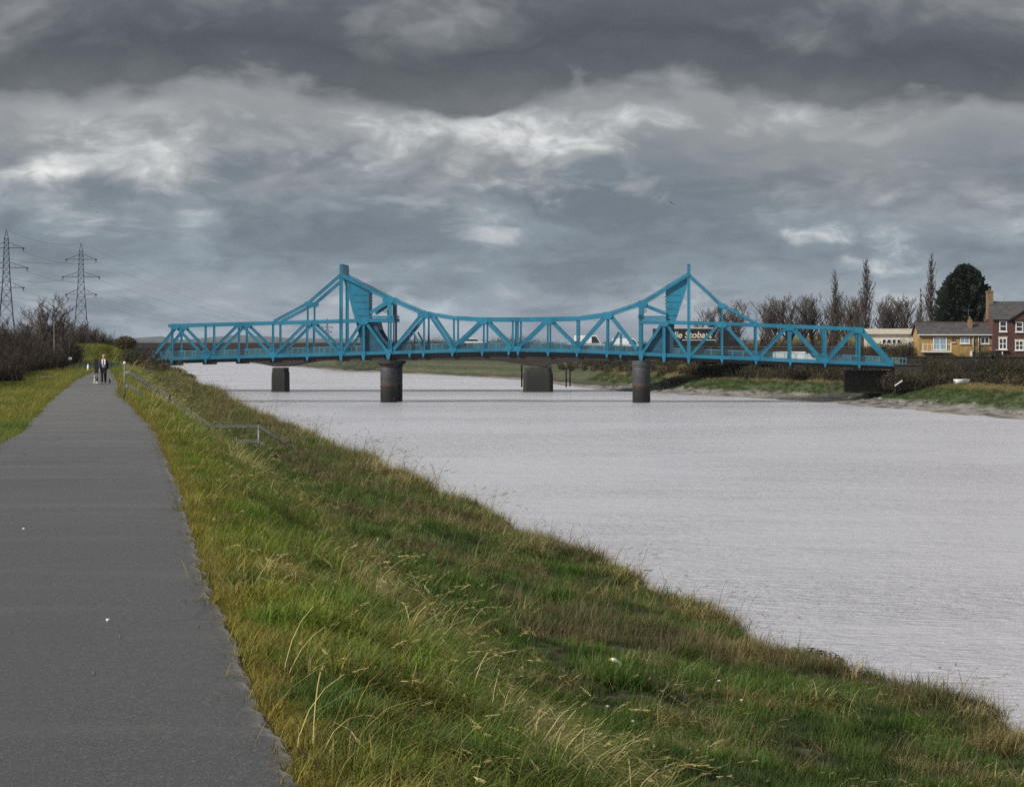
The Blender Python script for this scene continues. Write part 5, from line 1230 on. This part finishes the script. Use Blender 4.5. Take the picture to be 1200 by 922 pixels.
# ------------------------------------------------------------------ the walker and the two dogs
def skin(name, J, edges, mat, parent, root=0, sub=1):
    """J: list of (x, y, z, r[, r2]); one continuous skinned surface"""
    me = bpy.data.meshes.new(name); me.from_pydata([j[:3] for j in J], edges, [])
    o = bpy.data.objects.new(name+'_source', me); COL.objects.link(o)
    md = o.modifiers.new('skin', 'SKIN'); md.use_smooth_shade = True
    if not me.skin_vertices: 
        bpy.context.view_layer.objects.active = o
    sv = me.skin_vertices[0].data if me.skin_vertices else None
    if sv is None: raise RuntimeError('no skin layer')
    for v, j in zip(sv, J): v.radius = (j[3], j[4] if len(j) > 4 else j[3]); v.use_root = False
    sv[root].use_root = True
    if sub: m2 = o.modifiers.new('sub', 'SUBSURF'); m2.levels = sub; m2.render_levels = sub
    bpy.context.view_layer.update()
    res = bpy.data.meshes.new_from_object(o.evaluated_get(bpy.context.evaluated_depsgraph_get())); COL.objects.unlink(o); bpy.data.objects.remove(o)
    res.materials.clear(); res.materials.append(mat); res.name = name
    for p in res.polygons: p.use_smooth = True
    r = bpy.data.objects.new(name, res); return link(r, parent)
def chain(J, E, pts, start=None):
    i0 = start
    for p in pts:
        J.append(p); k = len(J)-1
        if i0 is not None: E.append((i0, k))
        i0 = k
    return i0
Dp = depth_on_path(450.4); pp = at(121.5, 450.4, Dp); pp.z = zp(Dp)+.035
w = empty('person', pp, math.atan2(pp.x, -pp.y)*0+.15)
tag(w, 'person in open navy jacket, white scarf and black trousers walking with two dogs', 'person')
J = []; E = []   # facing -Y (towards the camera); x>0 is the right of the picture
hip = chain(J, E, [(0, 0, .95, .13, .10)])
ch_ = chain(J, E, [(0, .0, 1.12, .125, .095), (0, .0, 1.30, .15, .105), (0, .01, 1.42, .12, .08)], hip)
neck = chain(J, E, [(0, 0, 1.49, .055), (0, -.015, 1.555, .06)], ch_)
chain(J, E, [(0, -.02, 1.62, .078, .092), (0, -.015, 1.685, .070, .085), (0, -.01, 1.725, .035, .045)], neck)
hands = {}
for s, sw in ((-1, -.10), (1, .06)):
    sh = chain(J, E, [(s*.17, .01, 1.40, .058)], ch_)
    el = chain(J, E, [(s*.235, .02-sw*.3, 1.14, .043), (s*.25, sw-.05, .92, .030), (s*.252, sw-.07, .885, .026)], sh)
    palm = chain(J, E, [(s*.253, sw-.085, .83, .032, .02)], el); hands[s] = Vector((s*.253, sw-.095, .77))
    for k in range(4):
        y = sw-.085+(k-1.5)*.019; L = (.032, .037, .035, .027)[k]
        chain(J, E, [(s*.253, y, .80, .0095), (s*.250, y-.004, .80-L, .009), (s*.236, y-.008, .80-L*1.5, .008), (s*.224, y-.006, .80-L*1.35, .0065)], palm)
    chain(J, E, [(s*.245, sw-.115, .845, .011), (s*.232, sw-.128, .812, .009), (s*.226, sw-.122, .792, .007)], palm)
for s, ky, fy in ((-1, -.10, -.16), (1, .0, .16)):
    chain(J, E, [(s*.09, .0, .88, .095), (s*.095, ky, .49, .06), (s*.095, fy, .12, .042), (s*.095, fy-.02, .06, .042), (s*.10, fy-.12, .035, .036, .03)], hip)
skin('body', J, E, M['skin'], w, 0, 1)
J = []; E = []   # trousers
h2 = chain(J, E, [(0, 0, .97, .155, .125)])
chain(J, E, [(0, 0, 1.04, .15, .12)], h2)
for s, ky, fy in ((-1, -.10, -.16), (1, .0, .16)): chain(J, E, [(s*.095, .0, .86, .115, .12), (s*.10, ky, .49, .085), (s*.10, fy, .14, .072), (s*.10, fy, .07, .07)], h2)
skin('trousers', J, E, M['black_cloth'], w, 0, 1)
for s, fy in ((-1, -.16), (1, .16)):
    J = []; E = []; chain(J, E, [(s*.10, fy+.05, .05, .045, .045), (s*.10, fy-.05, .045, .05, .04), (s*.105, fy-.17, .035, .045, .03)]); skin('shoe', J, E, M['rubber'], w, 0, 1)
J = []; E = []; c0 = chain(J, E, [(0, .0, .98, .15, .115), (0, .0, 1.12, .145, .11), (0, 0, 1.30, .165, .118), (0, 0, 1.40, .13, .095)]); skin('shirt', J, E, M['shirt'], w, 0, 1)
# open jacket: two front halves and a back with sleeves
mb = MB(); n = 13
for z, rx, ry in ((.84, .215, .16), (1.0, .205, .15), (1.15, .20, .145), (1.30, .215, .15), (1.42, .185, .12), (1.49, .09, .085)):
    for i in range(n):
        a = math.radians(-90+42+(360-84)*i/(n-1)); mb.v.append((rx*math.cos(a), ry*math.sin(a)+.005, z))
for l in range(5):
    for i in range(n-1): mb.f.append((l*n+i, l*n+i+1, (l+1)*n+i+1, (l+1)*n+i))
jk = mb.build('jacket', M['navy'], w, True); so = jk.modifiers.new('cloth', 'SOLIDIFY'); so.thickness = .02
for s, sw in ((-1, -.10), (1, .06)):
    J = []; E = []; chain(J, E, [(s*.15, .01, 1.415, .075), (s*.19, .01, 1.38, .082), (s*.24, .02-sw*.3, 1.14, .066), (s*.252, sw-.05, .93, .054), (s*.253, sw-.06, .895, .052)]); skin('sleeve', J, E, M['navy'], jk, 1, 1)
J = []; E = []; chain(J, E, [(-.075, -.03, 1.47, .04), (-.085, -.095, 1.40, .042), (-.075, -.145, 1.26, .04), (-.07, -.15, 1.12, .036)]); sc_ = skin('scarf', J, E, M['scarf'], w, 1, 1)
J = []; E = []; chain(J, E, [(.075, -.03, 1.47, .04), (.085, -.095, 1.40, .042), (.08, -.145, 1.25, .04), (.075, -.15, 1.10, .036)]); skin('scarf_end', J, E, M['scarf'], sc_, 1, 1)
mb = MB()
for s in (-1, 1): mb.lathe([(.002, -.013), (.010, -.008), (.013, 0), (.010, .008), (.002, .013)], (s*.032, -.098, 1.645), 8)
mb.build('eyes', M['rubber'], w, True)
mb = MB(); mb.plate([(-.014, 1.605), (.014, 1.605), (.004, 1.65), (-.004, 1.65)], -.128, -.09); mb.build('nose', M['skin'], w, False, .004)
mb = MB(); mb.box((-.027, -.111, 1.578), (.027, -.09, 1.586)); mb.build('mouth', M['leadred'], w)
mb = MB()
for s in (-1, 1): mb.lathe([(.004, -.032), (.014, -.02), (.017, .005), (.012, .026), (.003, .034)], (s*.080, .0, 1.64), 8)
mb.build('ears', M['skin'], w, True)
mb = MB(); k = 12
for z, rx, ry, a0, a1 in ((1.60, .085, .10, 0, 180), (1.65, .088, .108, -20, 200), (1.70, .083, .103, -25, 205), (1.745, .055, .07, -30, 210), (1.762, .01, .012, -30, 210)):
    for i in range(k): a = math.radians(lerp(a0, a1, i/(k-1))); mb.v.append((rx*math.cos(a), ry*math.sin(a)-.005, z))
for l in range(4):
    for i in range(k-1): mb.f.append((l*k+i, l*k+i+1, (l+1)*k+i+1, (l+1)*k+i))
hr_ = mb.build('hair', M['hair'], w, True); so = hr_.modifiers.new('thick', 'SOLIDIFY'); so.thickness = .012
def dogmat(black_all):
    m, t, b = newmat('dog_coat')
    g = t.n('ShaderNodeTexCoord').outputs['Object']; sp = t.n('ShaderNodeSeparateXYZ'); t.set(sp.inputs[0], g)
    f = t.m('ADD', sp.outputs[1], t.m('MULTIPLY', t.m('SUBTRACT', t.noise(g, 6, 3), .5), .12))
    c = t.mix(t.sm(f, -.16, -.12), (.70, .68, .64), (.014, .013, .013)); c = t.mix(t.sm(sp.outputs[2], .19, .15), c, (.66, .64, .6))
    if black_all: c = t.mix(t.sm(t.noise(g, 9, 4), .3, .7), (.010, .010, .010), (.018, .016, .015))
    t.set(b.inputs['Base Color'], c); b.inputs['Roughness'].default_value = .9; return m
def dog(px, label, black, k, rz_):
    D = Dp+.05; p = at(px, 450.4, D); p.z = zp(D)+.035; r = empty('dog', p, rz_); tag(r, label, 'dog', 'dogs on leads'); m = dogmat(black)
    J = []; E = []
    hp = chain(J, E, [(0, .20, .30, .075, .085)]); bl = chain(J, E, [(0, .05, .295, .075, .08), (0, -.10, .295, .09, .10)], hp)
    nk = chain(J, E, [(0, -.19, .36, .06), (0, -.235, .43, .055)], bl); hd = chain(J, E, [(0, -.275, .465, .058, .055), (0, -.335, .445, .036, .032), (0, -.375, .435, .024)], nk)
    chain(J, E, [(0, .28, .34, .025), (0, .33, .42, .018), (0, .33, .49, .010)], hp)
    for s in (-1, 1):
        o_ = .04*s
        chain(J, E, [(s*.055, -.12, .24, .04), (s*.06, -.10+o_, .145, .026), (s*.06, -.13+o_, .04, .02), (s*.06, -.155+o_, .018, .022)], bl)
        chain(J, E, [(s*.055, .18, .25, .05), (s*.06, .14-o_, .19, .036), (s*.06, .225-o_, .12, .020), (s*.06, .205-o_, .035, .018), (s*.06, .18-o_, .018, .021)], hp)
    skin('body', J, E, m, r, 0, 1)
    mb = MB()
    for s in (-1, 1): mb.plate([(s*.02, .50), (s*.055, .50), (s*.07, .44), (s*.055, .425)], -.275, -.255)
    mb.build('ears', M['black_cloth'], r)
    mb = MB(); mb.lathe([(.064, -.012), (.068, -.012), (.068, .012), (.064, .012)], (0, -.205, .385), 14); mb.build('collar', M['leadred'] if black else M['navy'], r)
    r.scale = (k, k, k); return r, p+Vector((math.sin(rz_)*.205*k, -math.cos(rz_)*.205*k, .40*k))
dw, cw_ = dog(112.3, 'small white and black dog on a lead left of the walking person', False, .98, -.12)
db, cb2 = dog(128.5, 'smaller all black dog on a red lead right of the walking person', True, .62, .05)
bpy.context.view_layer.update()
for s, c, m, lab in ((-1, cw_, 'navy', 'thin dark lead from the hand to the white and black dog'), (1, cb2, 'leadred', 'thin red lead from the hand to the black dog')):
    h = w.matrix_world @ hands[s]; pts = [h.lerp(c, i/10)-Vector((0, 0, .06*4*(i/10)*(1-i/10))) for i in range(11)]; mb = MB(); mb.tube(pts, .008, 5); o = mb.build('dog_lead', M[m]); tag(o, lab, 'dog lead')

# ------------------------------------------------------------------ sky, sun, camera
SUN_EL, SUN_AZ = math.radians(33), math.radians(236)     # azimuth clockwise from +Y: behind the camera, to the left
W = bpy.data.worlds.new('World'); S.world = W; W.use_nodes = True; t = NT(W.node_tree); bg_ = W.node_tree.nodes['Background']
sky = t.n('ShaderNodeTexSky', sky_type='NISHITA', sun_disc=False, sun_elevation=SUN_EL, sun_rotation=SUN_AZ)
g = t.n('ShaderNodeTexCoord').outputs['Generated']; sp = t.n('ShaderNodeSeparateXYZ'); t.set(sp.inputs[0], g)
U = t.m('DIVIDE', t.m('ARCTAN2', sp.outputs[0], sp.outputs[1]), .1818); Vv = t.m('DIVIDE', t.m('ARCSINE', sp.outputs[2]), .1227)
def comb(a, b, c=0.):
    n = t.n('ShaderNodeCombineXYZ')
    for i, v in enumerate((a, b, c)): t.set(n.inputs[i], v)
    return n.outputs[0]
def noise2(vec, scale, detail=4, rough=.55, dist=0):
    nd = t.n('ShaderNodeTexNoise', noise_dimensions='2D'); t.set(nd.inputs['Vector'], vec); nd.inputs['Scale'].default_value = scale
    nd.inputs['Detail'].default_value = detail; nd.inputs['Roughness'].default_value = rough; nd.inputs['Distortion'].default_value = dist; return nd.outputs[0]
def sc(v, k): return t.m('MULTIPLY', v, k)
c_ = lambda x: t.m('SUBTRACT', x, .5)
q = lambda *c: srgb(*c)
def vor(vec, scale, detail=2., rough=.55, smooth=.6):
    n = t.n('ShaderNodeTexVoronoi', feature='F1', voronoi_dimensions='2D'); t.set(n.inputs['Vector'], vec); n.inputs['Scale'].default_value = scale
    n.inputs['Detail'].default_value = detail; n.inputs['Roughness'].default_value = rough; return n.outputs['Distance']
def warp(vec, scale, amt, seed):
    n = t.n('ShaderNodeTexNoise', noise_dimensions='2D'); mp = t.n('ShaderNodeMapping'); t.set(mp.inputs[0], vec); mp.inputs[1].default_value = (seed, seed*.7, seed*1.3)
    t.set(n.inputs['Vector'], mp.outputs[0]); n.inputs['Scale'].default_value = scale; n.inputs['Detail'].default_value = 3; n.inputs['Roughness'].default_value = .6
    sb = t.n('ShaderNodeVectorMath', operation='SUBTRACT'); t.set(sb.inputs[0], n.outputs['Color']); sb.inputs[1].default_value = (.5, .5, .5)
    sc_n = t.n('ShaderNodeVectorMath', operation='SCALE'); t.set(sc_n.inputs[0], sb.outputs[0]); sc_n.inputs['Scale'].default_value = amt
    ad = t.n('ShaderNodeVectorMath', operation='ADD'); t.set(ad.inputs[0], vec); t.set(ad.inputs[1], sc_n.outputs[0]); return ad.outputs[0]
pw = warp(comb(U, sc(Vv, 1.35), 0.), 3.0, .17, 3.)
px_ = warp(comb(U, sc(Vv, 2.6), 5.), 2.6, .20, 8.)
nA = noise2(comb(sc(U, 1.), sc(Vv, 1.5), 3.1), 1.25, 4, .55)
nB = noise2(pw, 3.4, 7, .62)
nD = noise2(pw, 10., 5, .66)
bil = t.m('SUBTRACT', .60, vor(pw, 2.6, 3.))            # billows: high inside a puff
bil2 = t.m('SUBTRACT', .60, vor(px_, 3.0))          # flatter billows for the far clouds
Wv = t.m('ADD', t.m('ADD', Vv, sc(U, .03)), t.m('ADD', sc(c_(nA), .34), t.m('ADD', sc(c_(nB), .20), t.m('ADD', sc(bil, .10), sc(c_(nD), .06)))))
base = t.ramp(t.m('DIVIDE', Wv, 2.), [(0, q(172, 181, 189)), (.05, q(164, 173, 181)), (.10, q(140, 152, 162)), (.15, q(126, 138, 149)), (.20, q(132, 142, 151)), (.25, q(152, 156, 160)), (.30, q(166, 168, 169)), (.318, q(152, 154, 157)), (.350, q(99, 102, 107)), (.40, q(86, 89, 94)), (.45, q(100, 103, 108)), (.50, q(122, 124, 128)), (.58, q(126, 129, 134)), (.66, q(206, 208, 211)), (.85, q(246, 247, 249))])
# far cumulus: pale heads, slate undersides, flattened by distance
lowm = t.m('MULTIPLY', t.sm(Vv, -.02, .07), t.m('SUBTRACT', 1., t.sm(Vv, .46, .66)))
f2 = t.m('ADD', sc(bil2, .40), t.m('ADD', sc(c_(noise2(px_, 3.2, 7, .60)), 1.2), sc(c_(nA), .5)))
base = t.mix(t.m('MULTIPLY', lowm, sc(t.sm(f2, .02, -.30), .60)), base, q(112, 123, 134))
base = t.mix(t.m('MULTIPLY', lowm, sc(t.sm(f2, .05, .42), .85)), base, q(186, 191, 195))
# torn bright openings under the dark deck
def blob(u, v, ru_, rv):
    a = t.m('DIVIDE', t.m('SUBTRACT', U, u), ru_); b = t.m('DIVIDE', t.m('SUBTRACT', Vv, v), rv)
    return t.m('POWER', 2.718, sc(t.m('ADD', t.m('MULTIPLY', a, a), t.m('MULTIPLY', b, b)), -1.))
band = None
for u, v, a, b, k in ((-.73, .53, .15, .085, .95), (-.90, .52, .09, .05, .6), (-.27, .63, .30, .07, .58), (.02, .615, .18, .06, .45), (.12, .50, .15, .10, .66), (.26, .47, .06, .05, .4), (-.48, .555, .16, .08, .45), (.45, .66, .40, .07, .36), (.46, .29, .16, .05, .22), (-.1, .50, .06, .035, .3), (.85, .12, .3, .05, .4), (-.3, .10, .4, .05, .3), (-.85, .85, .3, .06, .2), (-.35, .90, .14, .05, .25)):
    x = sc(blob(u, v, a, b), k); band = x if band is None else t.m('ADD', band, x)
puff = t.m('ADD', band, t.m('ADD', sc(bil, .45), t.m('ADD', sc(c_(nB), .7), sc(c_(nD), .75))))
mid = t.m('MULTIPLY', t.sm(Vv, .02, .2), t.m('SUBTRACT', 1., t.sm(Wv, .64, .72)))
base = t.mix(t.m('MULTIPLY', mid, sc(t.sm(puff, .12, .50), .62)), base, q(188, 190, 191))
base = t.mix(t.m('MULTIPLY', mid, sc(t.sm(puff, .36, .92), .85)), base, q(236, 236, 234))
# lit tops and shaded bellies through the whole deck
mod = t.m('ADD', t.m('ADD', sc(bil, .8), sc(c_(nB), .9)), t.m('ADD', sc(c_(nD), .55), sc(c_(nA), .6)))
base = t.mix(1., base, t.ramp(t.m('ADD', mod, .35), [(.05, (.76, .77, .79)), (.40, (1.04, 1.04, 1.04)), (.80, (1.55, 1.53, 1.50))]), 'MULTIPLY')
base = t.mix(1., base, t.ramp(t.m('DIVIDE', Vv, 10.), [(.26, (1, 1, 1)), (.36, (.62, .62, .63)), (.55, (.34, .34, .35))]), 'MULTIPLY')   # unseen sky overhead dimmed on purpose to cut the fill light
vg = t.n('ShaderNodeVectorMath', operation='SCALE'); t.set(vg.inputs[0], base); vg.inputs['Scale'].default_value = 10.7
mixf = t.mix(.95, sky.outputs[0], vg.outputs[0])
t.set(bg_.inputs[0], mixf); bg_.inputs[1].default_value = .1
sl = bpy.data.lights.new('sun', 'SUN'); sl.energy = 5.; sl.angle = math.radians(5); sl.color = (1, .95, .87)
so = bpy.data.objects.new('sun', sl); link(so); d = -Vector((math.sin(SUN_AZ)*math.cos(SUN_EL), math.cos(SUN_AZ)*math.cos(SUN_EL), math.sin(SUN_EL))); so.rotation_euler = d.to_track_quat('-Z', 'Y').to_euler(); so.location = (-40, -60, 60)
cam = bpy.data.cameras.new('camera'); cam.sensor_width = 36; cam.lens = 36*F/1200; cam.shift_y = -(461-HZ)/1200; cam.clip_start = .5; cam.clip_end = 20000
co_ = bpy.data.objects.new('camera', cam); link(co_); co_.location = (0, 0, HC); co_.rotation_euler = (math.pi/2, 0, 0); S.camera = co_
S.view_settings.view_transform = 'Standard'; S.view_settings.look = 'None'; S.view_settings.exposure = 0; S.view_settings.gamma = 1
S.cycles.use_denoising = False; S.cycles.max_bounces = 6; S.cycles.diffuse_bounces = 2; S.cycles.glossy_bounces = 3; S.cycles.transmission_bounces = 2; S.cycles.transparent_max_bounces = 8
# ------------------------------------------------------------------ haze: one even, closed box of air
hzb = MB(); hzb.box((-9000, -400, -9), (9000, 9900, 62)); m = bpy.data.materials.new('haze_air'); m.use_nodes = True; nt = m.node_tree; nt.nodes.remove(nt.nodes['Principled BSDF'])
pv = nt.nodes.new('ShaderNodeVolumePrincipled'); pv.inputs['Color'].default_value = (.62, .74, .92, 1); pv.inputs['Density'].default_value = 4e-5; pv.inputs['Anisotropy'].default_value = .2
nt.links.new(pv.outputs[0], nt.nodes['Material Output'].inputs['Volume'])
hz = hzb.build('haze', m); tag(hz, 'thin pale blue haze over the river and far hills', 'haze', kind='stuff')
S.cycles.volume_bounces = 0; S.cycles.sample_clamp_direct = 6; S.cycles.sample_clamp_indirect = 1.5
